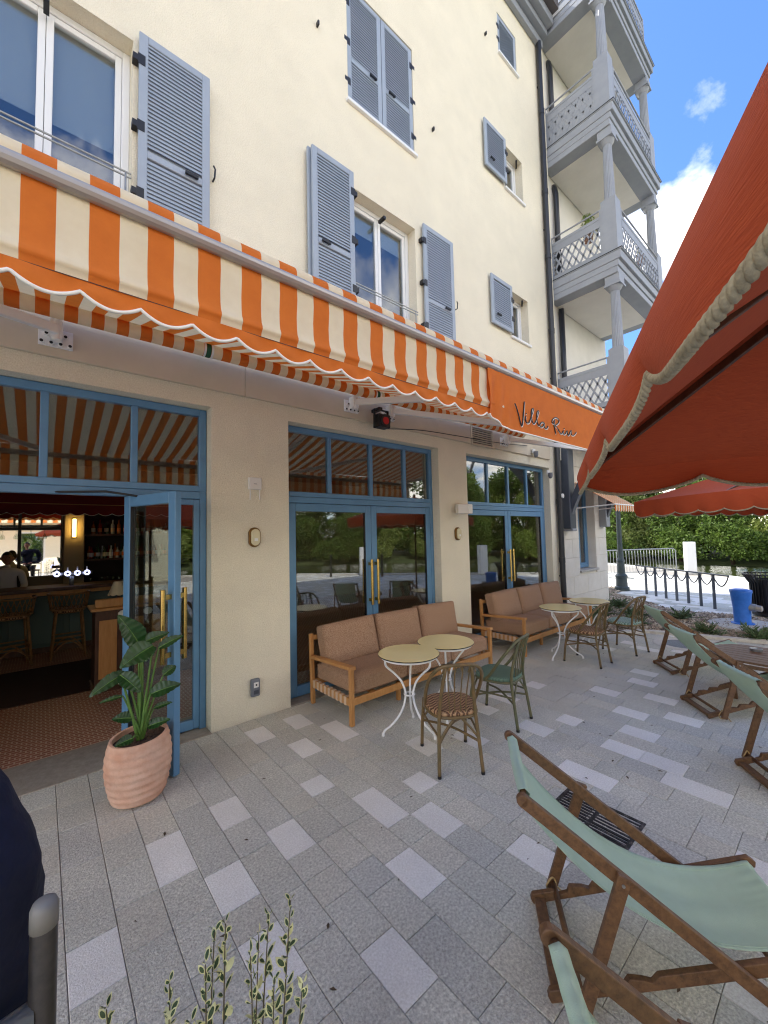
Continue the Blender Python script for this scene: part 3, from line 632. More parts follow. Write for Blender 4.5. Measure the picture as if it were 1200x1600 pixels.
# lettered orange panel hung in front of the valance
PX0, PX1 = 2.35, 4.95
def panel(u, v):
    x = lerp(PX0, PX1, u); fl = max(0, 1-(x-PX0)/.24); ez = 2.632-.004*math.sin(x*3)+.075*fl**1.6
    z = lerp(3.034, ez, v); w = max(0, 1-(x-PX0)/.36)
    y = YF-.022-.007*v+.011*w*math.sin((x-PX0)*52-(1-v)*4.2)*min(1, v*2.2+.15)+.004*math.sin(x*6)*v
    return (x, y, z)
mb = MB(); mb.grid(panel, 150, 22); pn = mb.build('sign_panel', K['orange'], aw, smooth=True)
MB().tube([panel(i/160, 1.0) for i in range(161)], .0065, 6).build('panel_piping', K['piping'], pn, smooth=True)
STROKES = [
 [(2.663,2.838),(2.681,2.810),(2.704,2.758),(2.722,2.704),(2.733,2.679),(2.746,2.688),(2.762,2.734),(2.780,2.806),(2.796,2.876)],
 [(2.803,2.766),(2.796,2.740),(2.807,2.716),(2.829,2.715),(2.852,2.728),(2.887,2.779),(2.917,2.826),(2.923,2.845),(2.905,2.839),(2.889,2.803),(2.889,2.755),(2.905,2.727),(2.932,2.732),(2.968,2.775),(2.999,2.823),(3.005,2.842),(2.987,2.837),(2.970,2.799),(2.970,2.751),(2.986,2.724),(3.014,2.726)],
 [(3.081,2.761),(3.045,2.758),(3.015,2.736),(3.018,2.717),(3.047,2.719),(3.072,2.738),(3.086,2.757),(3.081,2.727),(3.104,2.716),(3.134,2.725),(3.145,2.742)],
 [(3.269,2.820),(3.258,2.768),(3.270,2.725),(3.278,2.700)],
 [(3.254,2.780),(3.224,2.785),(3.237,2.815),(3.288,2.839),(3.341,2.835),(3.346,2.810),(3.309,2.784),(3.274,2.768),(3.307,2.756),(3.344,2.730),(3.374,2.714),(3.403,2.726),(3.421,2.748),(3.413,2.721),(3.440,2.718),(3.463,2.730),(3.489,2.757),(3.497,2.727),(3.519,2.722),(3.551,2.759),(3.570,2.769),(3.566,2.737),(3.594,2.730),(3.631,2.744),(3.664,2.770)],
 [(2.809,2.788),(2.813,2.785)],[(3.435,2.770),(3.439,2.767)]]
blk, wht = MB(), MB()
def panel_y(x, z): return panel((x-PX0)/(PX1-PX0), (3.034-z)/.40)[1]
for s_ in STROKES:
    P_ = catmull([(x, panel_y(x,z)-.006, z) for x, z in s_], 5)
    blk.tube(P_, .0046, 6); wht.tube([p+Vector((.0075,.0035,-.0055)) for p in P_], .0050, 6)
blk.build('lettering', K['black'], pn, smooth=True); wht.build('lettering_outline', K['piping'], pn, smooth=True)
# folding arms and their wall brackets
def wall_bracket(x, z=3.53):
    m = MB(); m.bx((x-.11,-.062,z-.075),(x+.11,-.046,z+.075))
    for dx, dz in ((-.09,-.05),(-.06,.02),(-.03,-.05),(.03,-.05),(.06,.02),(.09,-.05)): m.tube([(x+dx,-.06,z+dz),(x+dx,-.085,z+dz)], .02, 10)
    m.bx((x-.04,-.17,z-.04),(x+.04,-.06,z+.11)); m.tube([(x,-.15,z-.05),(x,-.15,z+.13)], .03, 12)
    m.build('arm_bracket', K['white_metal'], aw, bevel=.004); k = MB()
    for dx, dz in ((-.09,-.05),(-.06,.02),(-.03,-.05),(.03,-.05),(.06,.02),(.09,-.05)): k.tube([(x+dx,-.0852,z+dz),(x+dx,-.0862,z+dz)], .012, 10)
    k.build('bracket_bolts', K['black'], aw)
for x, ex in ((.06,-1.35),(3.0,3.02),(3.62,4.6),(6.45,7.6)):
    wall_bracket(x)
    a = Vector((x,-.17,3.56)); b = Vector((ex, -1.25 if abs(ex-x) > .1 else -1.3, 3.30)); c_ = Vector((x if abs(ex-x) > .1 else x+.06,-2.47,3.10))
    MB().bar(a, b, .05, .075).build('folding_arm', K['white_metal'], aw, bevel=.008); MB().bar(b, c_, .04, .06).build('folding_arm', K['white_metal'], aw, bevel=.008)
for x in (1.19,3.30):                                                # green webbing joints round the roller
    m = MB(); m.grid(lambda u, v: (x+lerp(-.022,.022,u), YR+.066*math.cos(6.28*v), ZR+.066*math.sin(6.28*v)), 1, 16); m.build('roller_band', mat('green_band', (30,84,58), .7), aw, smooth=True)
    m = MB()
    for s_ in (-1, 1): m.grid(lambda u, v: (x+s_*.034+lerp(-.010,.010,u), YR+.069*math.cos(6.28*v), ZR+.069*math.sin(6.28*v)), 1, 16)
    m.build('roller_bracket', K['white_metal'], aw, smooth=True)
# small striped awning over the white wall's window
a2 = thing('awning', 'small striped window awning on the white stone wall beside the lamp post', 'awning')
mb = MB(); mb.grid(lambda u, v: (lerp(9.3,10.55,u), lerp(-.03,-.86,v), lerp(2.98,2.42,v)), 18, 1, mif=lambda i, j: i % 2); mb.build('canopy', OC, a2)
mb = MB(); mb.grid(lambda u, v: (lerp(9.3,10.55,u), -.86, lerp(2.42, 2.30-.035*abs(math.sin(math.pi*u*9)), v)), 108, 2, mif=lambda i, j: (i//6) % 2); mb.build('valance', OC, a2)
m = MB(); m.tube([(9.3,-.86,2.42),(10.55,-.86,2.42)], .014, 8); m.tube([(9.32,-.03,2.38),(9.32,-.86,2.42)], .014, 8); m.tube([(10.53,-.03,2.38),(10.53,-.86,2.42)], .014, 8); m.build('frame', K['white_metal'], a2)
# ================================================================== things on the wall
o = thing('access_point', 'white wireless box with two stubby antennas on the wall beside the open door', 'access point', (1.735,0,2.44))
MB().bx((-.072,-.032,-.045),(.072,0,.085)).build('case', K['plastic'], o, bevel=.008); [MB().tube([(s*.052,-.018,-.045),(s*.052,-.018,-.155)], .0075, 8).build('antenna', K['plastic'], o) for s in (-1,1)]
MB().bx((-.018,-.0335,.012),(.018,-.0325,.018)).build('status_mark', K['greyplastic'], o)
def wall_light(x, z, lab):
    o = thing('wall_light', lab, 'wall light', (x,0,z), group='oval wall lights between the doors')
    def oval(w, h, y0, y1):
        n = 28; P_ = []
        for i in range(n):
            a = 2*math.pi*i/n; P_.append((w*math.cos(a), (h-w)*(1 if math.sin(a) >= 0 else -1)+w*math.sin(a)))
        return MB().prism(P_, 1, y0, y1)
    oval(.066,.105,-.035,0).build('rim', K['bronze'], o, bevel=.01); oval(.05,.088,-.062,-.03).build('lens', K['lampglass'], o, bevel=.014, seg=3)
    MB().bx((-.018,-.0655,-.04),(.018,-.0635,-.01)).build('bulb_shadow', K['plastic'], o)
wall_light(1.728, 1.885, 'oval bulkhead light with bronze rim on the wall by the open door'); wall_light(5.095, 1.868, 'oval bulkhead light under the white loudspeaker')
o = thing('power_outlet', 'grey weatherproof power outlet low on the wall by the open door', 'outlet', (1.724,0,.325))
MB().bx((-.047,-.055,-.09),(.047,0,.09)).build('box', K['greyplastic'], o, bevel=.016); MB().bx((-.026,-.0605,.005),(.026,-.054,.06)).build('socket_flap', K['plastic'], o, bevel=.006); MB().bx((-.026,-.0605,-.06),(.026,-.054,-.02)).build('switch', K['dark_grey'], o, bevel=.006); MB().bx((-.008,-.0625,.025),(.008,-.0605,.042)).build('socket_hole', K['black'], o)
o = thing('loudspeaker', 'white box loudspeaker on the wall between the two closed doors', 'loudspeaker', (5.16,0,2.26), rotz=math.radians(-12))
MB().prism([(-.15,-.17),(.02,-.22),(.15,-.17),(.12,-.06),(-.12,-.06)], 2, -.075, .075).build('cabinet', K['plastic'], o, bevel=.012); MB().bx((-.02,-.07,-.03),(.02,.02,.03)).build('mount', K['greyplastic'], o); MB().bx((.045,-.2045,-.055),(.062,-.2,-.048)).build('badge', K['greyplastic'], o)
o = thing('stage_light', 'black stage light with red lens under the awning roller', 'stage light', (3.37,-.12,3.36))
R_ = Matrix.Rotation(math.radians(-62), 3, 'X') @ Matrix.Rotation(math.radians(0), 3, 'Z')
m = MB(); m.box((0,-.10,0), (.19,.13,.17)); m.tube([(0,-.14,.0),(0,-.185,-.004)], .085, 24); m.bx((-.12,-.11,-.02),(-.105,-.07,.16)); m.bx((.105,-.11,-.02),(.12,-.07,.16)); m.bx((-.12,-.11,.145),(.12,-.07,.16)); m.bx((-.03,-.09,.155),(.03,.11,.20)); m.build('housing', K['black'], o, bevel=.008)
MB().tube([(0,-.1855,-.004),(0,-.189,-.004)], .05, 24).build('lens', K['redlens'], o)
MB().tube(catmull([(3.47,-.14,3.30),(4.2,-.10,3.40),(5.0,-.09,3.44),(6.2,-.09,3.48),(7.2,-.09,3.55)], 8), .006, 6).build('cable', K['black'], label='thin black cable strung from the stage light along the fascia', cat='cable')
o = thing('vent_grille', 'white louvred vent grille set in the fascia above the closed door', 'vent', (5.805,-.03,3.53))
m = frame_rect(MB(), -.31, .31, -.16, .16, .022, -.03, .0); m.build('frame', K['fascia'], o)
for i in range(8): MB().bar((-.288,-.012,-.135+i*.036),(.288,-.012,-.135+i*.036), .024, .005, (0,.6,.8)).build('slat', K['fascia'], o)
MB().bx((-.288,.002,-.138),(.288,.006,.138)).build('backing', K['int_dark'], o)
for x, y, z, lab in ((8.08,-.03,3.08,'white dome camera at the corner of the farthest shop door'),(7.45,-.07,3.45,'small camera with cable hung under the fascia near the downpipe')):
    o = thing('security_camera', lab, 'camera', (x,y,z)); MB().bx((-.05,-.03,-.02),(.05,0,.07)).build('mount', K['plastic'], o, bevel=.006); MB().lathe([(.0,-.11),(.03,-.10),(.045,-.06),(.045,0),(.05,.01)], 16, (0,-.06,.0)).build('body', K['greyplastic'], o, smooth=True)
# ================================================================== inside the bar
fl = MB(); fl.bx((-8.7,.3,-.06),(11.0,8.7,0)); fl.build('interior_floor', K['mosaic'], kind='structure')
ip = MB(); ip.bx((-8.6,6.55,0),(10.9,6.7,3.5)); ip.bx((-4.2,.5,0),(-4.05,6.5,3.5)); ip.bx((10.6,.5,0),(10.75,6.5,3.5)); ip.build('interior_wall', K['int_wall'], bld)
MB().bx((-1.6,2.2,.001),(3.2,3.85,.012)).build('door_mat', K['mat_brown'], label='dark brown mat laid across the mosaic floor inside the open door', cat='mat')
br = thing('bar_counter', 'long bar counter with teal panels and wooden top inside the open door', 'bar counter', (0,0,0))
MB().bx((-3.6,4.86,.1),(1.9,5.35,1.04)).build('body', K['int_teal'], br); MB().bx((-3.6,4.9,0),(1.9,5.3,.1)).build('plinth', K['darkwood'], br); MB().bx((-3.7,4.74,1.04),(2.0,5.42,1.10)).build('top', K['darkwood'], br, bevel=.008); MB().bx((-3.62,4.83,.97),(1.92,4.86,1.03)).build('rail', K['oak'], br)
for i in range(7): MB().bx((-3.5+i*.78,4.845,.16),(-2.80+i*.78,4.86,.94)).build('panel', K['int_teal'], br, bevel=.01)
bb = thing('back_bar', 'dark shelved back bar with a mirror and cream pillar behind the counter', 'back bar')
MB().bx((-3.6,6.05,0),(3.0,6.5,.98)).build('base_cabinet', K['darkwood'], bb); MB().bx((.34,6.12,.98),(.68,6.5,3.0)).build('pillar', K['int_wall'], bb, bevel=.02); MB().bx((-3.0,6.46,1.2),(.30,6.49,2.45)).build('mirror', K['mirror'], bb)
for x in (-1.15,-.35): MB().bx((x,6.42,1.0),(x+.05,6.455,2.6)).build('mirror_bar', K['black'], bb)
MB().bx((-3.0,6.3,2.12),(.30,6.455,2.16)).build('glass_rail', K['black'], bb)
for z in (1.50,2.02): MB().bx((.70,6.18,z-.035),(2.9,6.5,z)).build('shelf', K['darkwood'], bb)
MB().bx((.70,6.49,.98),(2.9,6.52,2.9)).build('backing', K['int_dark'], bb)
gl = MB().lathe([(.0,0),(.028,0),(.006,.006),(.005,.06),(.012,.075),(.032,.11),(.036,.15),(.03,.17)], 12, cap=False)
gm = gl.mesh('stem_glass', K['clear'], True)
for i in range(8):
    o = share(gm, 'stem_glass', None, (-1.45+i*.21+.03, 6.22, 2.115), (math.pi,0,0)); tag(o, 'stemmed glass hung upside down from the rack before the mirror', 'glass', 'stemmed glasses in the rack over the bar')
bt = [MB().lathe([(.0,0),(.036,0),(.038,.02),(.038,h*.6),(.03,h*.68),(.014,h*.76),(.013,h*.95),(.015,h*.96),(.015,h),(.0,h)], 12, cap=False) for h in (.27,.31,.24)]
bcol = [mat('bottle_'+n, c, .12, coat=.5) for n, c in (('amber',(150,84,30)),('green',(40,70,44)),('clear',(180,186,186)),('red',(130,34,28)))]
lab_m = [mat('label_'+n, c, .7) for n, c in (('cream',(220,206,170)),('orange',(210,110,50)),('white',(225,225,225)))]
bproto = []
for bi, m in enumerate(bt):
    for ci, c in enumerate(bcol):
        o = m.build('bottle', c, smooth=True); o['category'] = 'bottle'; l = MB().lathe([(.0385,.05),(.0385,.13)], 12, cap=False).build('bottle_label', lab_m[(bi+ci) % 3], o); bproto.append(o)
used = 0
for row, (z, y) in enumerate(((1.502,6.42),(1.502,6.30),(2.022,6.36))):
    for i in range(13):
        p = bproto[random.randrange(len(bproto))] if used >= len(bproto) else bproto[used]
        if used >= len(bproto): p = dup(p, (0,0,0))
        used += 1; p.location = (.78+i*.115+row*.03, y, z)
        p['label'] = ('liquor bottle in the back row of the lower shelf','liquor bottle in the front row of the lower shelf','liquor bottle on the upper shelf')[row]; p['group'] = 'bottles on the back bar, ' + ('lower shelf back row','lower shelf front row','upper shelf')[row]
tg = MB().lathe([(.026,0),(.034,.13)], 12, cap=False).mesh('tumbler', K['clear'], True)
for r_ in range(2):
    for i in range(11):
        o = share(tg, 'tumbler', None, (.80+i*.10, 6.2+r_*.13, .982)); tag(o, 'clear tumbler stored upside down under the bottle shelf', 'glass', 'tumblers under the bottle shelf')
iv = thing('bar_canopy', 'dark red scalloped cloth canopy hanging above the bar counter', 'canopy')
mb = MB(); mb.grid(lambda u, v: (lerp(-3.6,2.2,u), 5.60, lerp(2.95, 2.42-.04*abs(math.sin(math.pi*u*26)), v)), 260, 2); mb.build('cloth', K['int_red'], iv)
MB().bx((-3.6,5.585,2.585),(2.2,5.598,2.60)).build('trim', K['oak'], iv); MB().tube([(lerp(-3.6,2.2,i/520),5.596,2.42-.04*abs(math.sin(math.pi*i/520*26))) for i in range(521)], .006, 5).build('piping', K['piping'], iv)
mb = MB(); mb.grid(lambda u, v: (lerp(-3.6,2.2,u), lerp(5.6,6.5,v), lerp(2.95,3.2,v)), 1, 1); mb.build('top_cloth', K['int_red'], iv)
o = thing('wall_lamp', 'lit vertical tube lamp on the cream pillar behind the bar', 'lamp', (.505,6.10,2.15)); MB().tube([(0,-.03,-.18),(0,-.03,.18)], .028, 12).build('tube', K['lampglow'], o, smooth=True); MB().bx((-.035,-.012,-.2),(.035,.02,.2)).build('back_plate', K['bronze'], o, bevel=.01)
o = thing('beer_tap', 'beer tap tower with four lit round badges on the bar counter', 'beer tap', (.43,5.05,1.10)); m = MB(); m.tube([(0,0,0),(0,0,.16)], .035, 14); m.tube([(-.24,0,.20),(.30,0,.20)], .035, 14); m.build('tower', K['steel'], o, smooth=True)
for x in (-.21,-.06,.08,.22): MB().tube([(x,-.037,.21),(x,-.05,.21)], .048, 20).build('badge', K['tapglow'], o); MB().tube([(x,-.05,.21),(x,-.054,.21)], .02, 14).build('badge_mark', K['navy'], o); MB().tube([(x,.0,.23),(x,.0,.32)], .011, 8).build('handle', K['plastic'], o)
# rattan bar stools
def bar_stool():
    o = thing('bar_stool', 'rattan bar stool in front of the beer taps', 'bar stool'); H = .74; r0 = .20
    for sx in (-1,1):
        for sy in (-1,1): MB().tube([(sx*.22,sy*.20,0),(sx*.165,sy*.15,H)], .018, 8).build('leg', K['rattan'], o, smooth=True)
    m = MB()
    for z in (.28,.34):
        k = .22-.055*z/H
        for a, b in (((-k,-k),(k,-k)),((k,-k),(k,k)),((k,k),(-k,k)),((-k,k),(-k,-k))): m.tube([(a[0],a[1]*.91,z),(b[0],b[1]*.91,z)], .012, 6)
    for sy in (-1,1): m.tube(bez((-.2,sy*.18,.08),(0,sy*.18,.46),(.2,sy*.18,.08)), .011, 6)
    m.build('footrest', K['rattan'], o, smooth=True)
    MB().lathe([(0,0),(.19,0),(.22,.02),(.22,.05),(.18,.075),(0,.08)], 24, (0,0,H-.02)).build('seat', K['weave_brown'], o, smooth=True)
    bk = MB(); arc = lambda a, z: ((.235+.04*(z-.76)/.26)*math.cos(a), -(.225+.04*(z-.76)/.26)*math.sin(a), z)
    for z in (.78,1.03): bk.tube([arc(math.radians(d_), z) for d_ in range(-25,206,10)], .015, 7)
    for d_ in range(-20,200,14):
        for s_ in (-1,1): bk.tube([arc(math.radians(d_+s_*16*k/3), .79+.235*k/3) for k in range(4)], .006, 5)
    bk.build('woven_back', K['rattan'], o, smooth=True); return o
st = bar_stool(); st.location = (.37,4.36,0)
s2 = dup(st, (-.32,4.26,0), .15, 'rattan bar stool left of the one at the beer taps, nearer the door edge'); st['group'] = s2['group'] = 'rattan stools along the bar'
# reception desk
dk = thing('reception_desk', 'wooden reception desk with pale panels and white shells just inside the open door', 'desk', (.93,2.22,0))
MB().bx((-.40,-.19,.06),(.42,.22,1.0)).build('body', K['darkwood'], dk, bevel=.006); MB().bx((-.42,-.21,0),(.44,.24,.06)).build('plinth', K['darkwood'], dk); MB().bx((-.45,-.23,1.0),(.47,.26,1.035)).build('top', K['oak'], dk, bevel=.008); MB().bx((-.40,-.16,1.035),(.40,-.10,1.14)).build('ledge', K['oak'], dk, bevel=.01)
for x in (-.36,-.06,.22): MB().bx((x,-.205,.16),(x+.19,-.19,.88)).build('panel', K['oak'], dk, bevel=.006)
def shell(x, z, par):
    P_ = [(x+.055*math.cos(a)*(1+.06*math.cos(9*a)), z+.045*math.sin(a)*(1+.06*math.cos(9*a))) for a in [2*math.pi*i/36 for i in range(36)]]+[]
    MB().prism(P_, 1, -.225, -.19).build('shell', K['shell'], par, bevel=.01)
shell(-.11,.94,dk); shell(-.12,.10,dk); shell(.17,.94,dk)
o = thing('table_lamp', 'small table lamp with cream scalloped shade on the reception desk', 'lamp', (.80,2.27,1.035)); MB().lathe([(.05,0),(.05,.015),(.015,.03),(.02,.10),(.01,.14)], 14).build('base', K['darkwood'], o, smooth=True); mb = MB(); mb.grid(lambda u, v: (lerp(.055,.12,v)*math.cos(6.2832*u), lerp(.055,.12,v)*math.sin(6.2832*u), lerp(.30,.135-.012*abs(math.sin(6.2832*u*5)),v)), 60, 3); mb.build('lamp_shade', mat('lamp_shade', (226,212,178), .9, trans=.3), o, smooth=True)
# ================================================================== people
def body(name, verts, edges, mats, root=0, parent=None, sub=2):
    me = bpy.data.meshes.new(name); me.from_pydata([v[:3] for v in verts], edges, []); o = bpy.data.objects.new(name, me); COL.objects.link(o)
    me.materials.append(mats)
    if parent: o.parent = parent
    sk = o.modifiers.new('skin', 'SKIN'); sk.use_smooth_shade = True
    for i, v in enumerate(verts):
        d = me.skin_vertices[0].data[i]; d.radius = v[3:5] if len(v) > 4 else (v[3], v[3]); d.use_root = i == root
    s_ = o.modifiers.new('sub', 'SUBSURF'); s_.levels = s_.render_levels = sub; return o
def head(par, c, yaw=0, hairm=None):
    c = Vector(c); R_ = Matrix.Rotation(yaw, 3, 'Z'); hb = bmesh.new(); bmesh.ops.create_uvsphere(hb, u_segments=28, v_segments=20, radius=1)
    for v in hb.verts:                                                # skull, jaw, nose, brow; the face looks along +y
        p = v.co.copy(); x, y, z = p.x*.076, p.y*.095, p.z*.118
        if z < 0: x *= 1-.35*(-z/.118)**1.5; y = y*(1-.12*(-z/.118)) + .008*(-z/.118)
        f_ = max(0, p.y)
        y += .020*math.exp(-((x/.012)**2+((z+.012)/.022)**2))*f_ - .012*(math.exp(-(((x-.032)/.016)**2+((z-.016)/.012)**2))+math.exp(-(((x+.032)/.016)**2+((z-.016)/.012)**2)))*f_ + .006*math.exp(-((x/.025)**2+((z+.055)/.008)**2))*f_
        v.co = R_ @ Vector((x,y,z)) + c
    me = bpy.data.meshes.new('head'); hb.to_mesh(me); hb.free(); me.materials.append(K['skin']); me.polygons.foreach_set('use_smooth', [True]*len(me.polygons)); o = bpy.data.objects.new('head', me); COL.objects.link(o); o.parent = par
    for s_ in (-1,1):
        MB().lathe([(0,-.008),(.008,-.006),(.0105,0),(.008,.006),(0,.008)], 12, c+R_ @ Vector((s_*.032,.078,.016)), cap=False).build('eye', K['black'], o, smooth=True)
        MB().lathe([(0,-.03),(.012,-.02),(.016,0),(.012,.022),(0,.03)], 10, c+R_ @ Vector((s_*.079,-.005,0)), cap=False).build('ear', K['skin'], o, smooth=True)
    def hairp(u, v):
        sn, cs_ = math.sin(6.2832*u), math.cos(6.2832*u); lim = 1.85-.85*max(0, min(1, (sn+.2)/.9))**1.3; th = v*lim
        return c+R_ @ Vector((.081*cs_*math.sin(th), (.100*sn-.004*0)*math.sin(th), .125*math.cos(th)))
    hm = MB(); hm.grid(hairp, 32, 12); hm.build('hair', hairm or K['hair'], o, smooth=True)
def hand(par, wrist, d, n_, side):
    """five bent fingers on a palm: d along the hand, n_ = palm normal"""
    w = Vector(wrist); d = Vector(d).normalized(); n_ = Vector(n_).normalized(); s_ = d.cross(n_)*side
    V = [(*w,.024,.017),(*(w+d*.045),.034,.014),(*(w+d*.085),.036,.012)]; E_ = [(0,1),(1,2)]
    for k, L in ((-1.5,.062),(-.5,.074),(.5,.07),(1.5,.055)):
        b = w+d*.088+s_*k*.018; i = len(V); V += [(*b,.009),(*(b+d*L*.5+n_*.008),.0085),(*(b+d*L*.85+n_*.028),.0075)]; E_ += [(2,i),(i,i+1),(i+1,i+2)]
    b = w+d*.035-s_*.030; i = len(V); V += [(*b,.011),(*(b+d*.03-s_*.018+n_*.012),.010),(*(b+d*.055-s_*.02+n_*.026),.0085)]; E_ += [(1,i),(i,i+1),(i+1,i+2)]
    return body('hand', V, E_, K['skin'], 0, par, 1)
pe = thing('person', 'bartender in a white T-shirt standing behind the bar counter', 'person', (-.46,5.72,0))
body('body', [(0,0,.95,.16,.11),(0,0,1.12,.15,.10),(0,.0,1.28,.18,.12),(0,0,1.36,.15,.09),(0,0,1.43,.055),(0,.01,1.50,.05),(.19,0,1.34,.07),(.25,-.03,1.10,.05),(.18,-.24,1.02,.038),(.14,-.40,1.08,.03),(-.19,0,1.34,.07),(-.25,-.03,1.10,.05),(-.18,-.24,1.02,.038),(-.14,-.40,1.08,.03),(.10,0,.80,.10),(.11,0,.45,.07),(.11,0,.06,.05),(-.10,0,.80,.10),(-.11,0,.45,.07),(-.11,0,.06,.05)], [(0,1),(1,2),(2,3),(3,4),(4,5),(3,6),(6,7),(7,8),(8,9),(3,10),(10,11),(11,12),(12,13),(0,14),(14,15),(15,16),(0,17),(17,18),(18,19)], K['tee'], 0, pe)
head(pe, (0,-.01,1.60), math.pi); hand(pe, (.14,-.40,1.08), (-.2,-1,.2), (0,0,-1), 1); hand(pe, (-.14,-.40,1.08), (.2,-1,.2), (0,0,-1), -1)
# the seated figure in navy at the near left, on a tube chair; only a sleeve is in the picture
ps = thing('person', 'person in a dark navy jumper sitting with one sleeve at the lower left edge', 'person', (0,0,0))
SHX, SHY = -.085, -3.375
body('jumper', [(-.36,-3.30,.98,.17,.13),(-.37,-3.31,1.18,.16,.125),(-.38,-3.31,1.38,.19,.13),(-.39,-3.31,1.53,.13,.085),(-.395,-3.30,1.60,.062),(SHX-.030,SHY+.02,1.535,.094),(SHX+.022,SHY-.005,1.41,.086),(SHX+.040,SHY-.01,1.27,.078),(SHX+.02,SHY+.10,1.12,.066),(-.26,-3.00,1.12,.05),(-.60,-3.16,1.45,.088),(-.68,-3.12,1.22,.072),(-.50,-2.92,1.10,.05)],
     [(0,1),(1,2),(2,3),(3,4),(3,5),(5,6),(6,7),(7,8),(8,9),(3,10),(10,11),(11,12)], K['navy'], 0, ps, 3)
tx_ = bpy.data.textures.new('cloth_folds', 'CLOUDS'); tx_.noise_scale = .13; tx_.noise_depth = 2
dm_ = ps.children[0].modifiers.new('folds', 'DISPLACE'); dm_.texture = tx_; dm_.strength = .04; dm_.mid_level = .5; dm_.texture_coords = 'GLOBAL'
body('trousers', [(-.36,-3.29,.94,.17,.12),(-.27,-3.18,.90,.10),(-.22,-2.82,.92,.082),(-.22,-2.80,.50,.06),(-.22,-2.82,.14,.045),(-.46,-3.12,.90,.10),(-.48,-2.78,.92,.082),(-.48,-2.78,.50,.06),(-.48,-2.80,.14,.045)], [(0,1),(1,2),(2,3),(3,4),(0,5),(5,6),(6,7),(7,8)], K['trousers'], 0, ps)
for x in (-.22,-.48): body('shoe', [(x,-2.84,.07,.045),(x,-2.74,.05,.045,.035),(x,-2.64,.04,.035,.025)], [(0,1),(1,2)], K['black'], 0, ps)
body('neck', [(-.395,-3.30,1.55,.056),(-.40,-3.28,1.66,.054)], [(0,1)], K['skin'], 0, ps); head(ps, (-.405,-3.26,1.765), .5); hand(ps, (-.27,-2.98,1.12), (-.5,.8,-.1), (0,0,-1), 1); hand(ps, (-.50,-2.92,1.10), (.5,.8,-.1), (0,0,-1), -1)
cs = thing('tube_chair', 'high metal tube chair with a rounded back post at the lower left edge', 'chair', (0,0,0))
A_, B_ = Vector((.012,-3.475,0)), Vector((-.50,-3.56,0))
grm = mat('brown_grey_tube', (74,70,66), .32, (92,86,80), nscale=30, metal=.7)
for p, tl in ((A_,'n'),(B_,'f')): MB().tube([p+Vector((0,-.03,0)), p+Vector((0,.0,.82)), p+Vector((0,-.0,1.20)), p+Vector((0,.004,1.40)), p+Vector((0,.004,1.412)), p+Vector((-.001,.004,1.421)), p+Vector((-.002,.004,1.426))], [.0145,.0145,.0145,.0145,.0130,.010,.005], 20).build('back_post', grm, cs, smooth=True)
MB().tube([A_+Vector((0,.004,1.395)), A_+Vector((0,.004,1.418)), A_+Vector((0,.004,1.425)), A_+Vector((0,.004,1.428))], [.0152,.0152,.0125,.006], 20).build('end_cap', mat('grey_cap', (128,124,116), .5), cs, smooth=True)
for x in (-.05,-.52): MB().tube([(x,-3.05,0),(x,-3.08,.80)], .02, 14).build('leg', K['steel'], cs, smooth=True)
MB().bx((-.54,-3.60,.79),(-.02,-3.02,.83)).build('seat', K['black'], cs, bevel=.015)
for z in (1.05,1.30): MB().tube([A_+Vector((-.01,0,z)), B_+Vector((0,0,z))], .014, 10).build('back_rail', K['steel'], cs, smooth=True)
for y in (-3.57,-3.07): MB().tube([(-.03,y,.30),(-.51,y,.30)], .012, 8).build('stretcher', K['steel'], cs, smooth=True)
# ================================================================== terrace furniture
def pillow(w, d, h, puff=.35, seed=0, n=14):
    """soft cushion: a box whose faces swell and whose edges are drawn in"""
    bm = bmesh.new(); bmesh.ops.create_cube(bm, size=2); bmesh.ops.subdivide_edges(bm, edges=bm.edges[:], cuts=n, use_grid_fill=True)
    for v in bm.verts:
        x, y, z = v.co; e = lambda a, b: (1-abs(a)**4)*(1-abs(b)**4)
        r = Vector((x*w/2, y*d/2, z*h/2)); k = .10
        r.z += math.copysign(1, z)*h*.5*puff*.5*e(x,y)*(abs(z) > .5)*abs(z)**3
        f_ = max(0, (max(abs(x),abs(y))-.82)/.18); r.z *= 1-.30*f_**2
        c_ = max(0, min(abs(x),abs(y))-.86)/.14; r.x *= 1-.03*c_; r.y *= 1-.03*c_
        nn = noise.noise(Vector((x*2.1+seed, y*2.1, z*1.4)))*.012 + noise.noise(Vector((x*5+seed, y*5, z)))*.004
        v.co = r*(1+nn*.8)
    me = bpy.data.meshes.new('cushion'); bm.to_mesh(me); bm.free(); me.materials.append(K['cushion']); me.polygons.foreach_set('use_smooth', [True]*len(me.polygons)); return me
cush_seat = [pillow(.745,.74,.20,.30,i*3.1) for i in range(3)]; cush_back = [pillow(.735,.46,.19,.75,i*5.3+1) for i in range(3)]
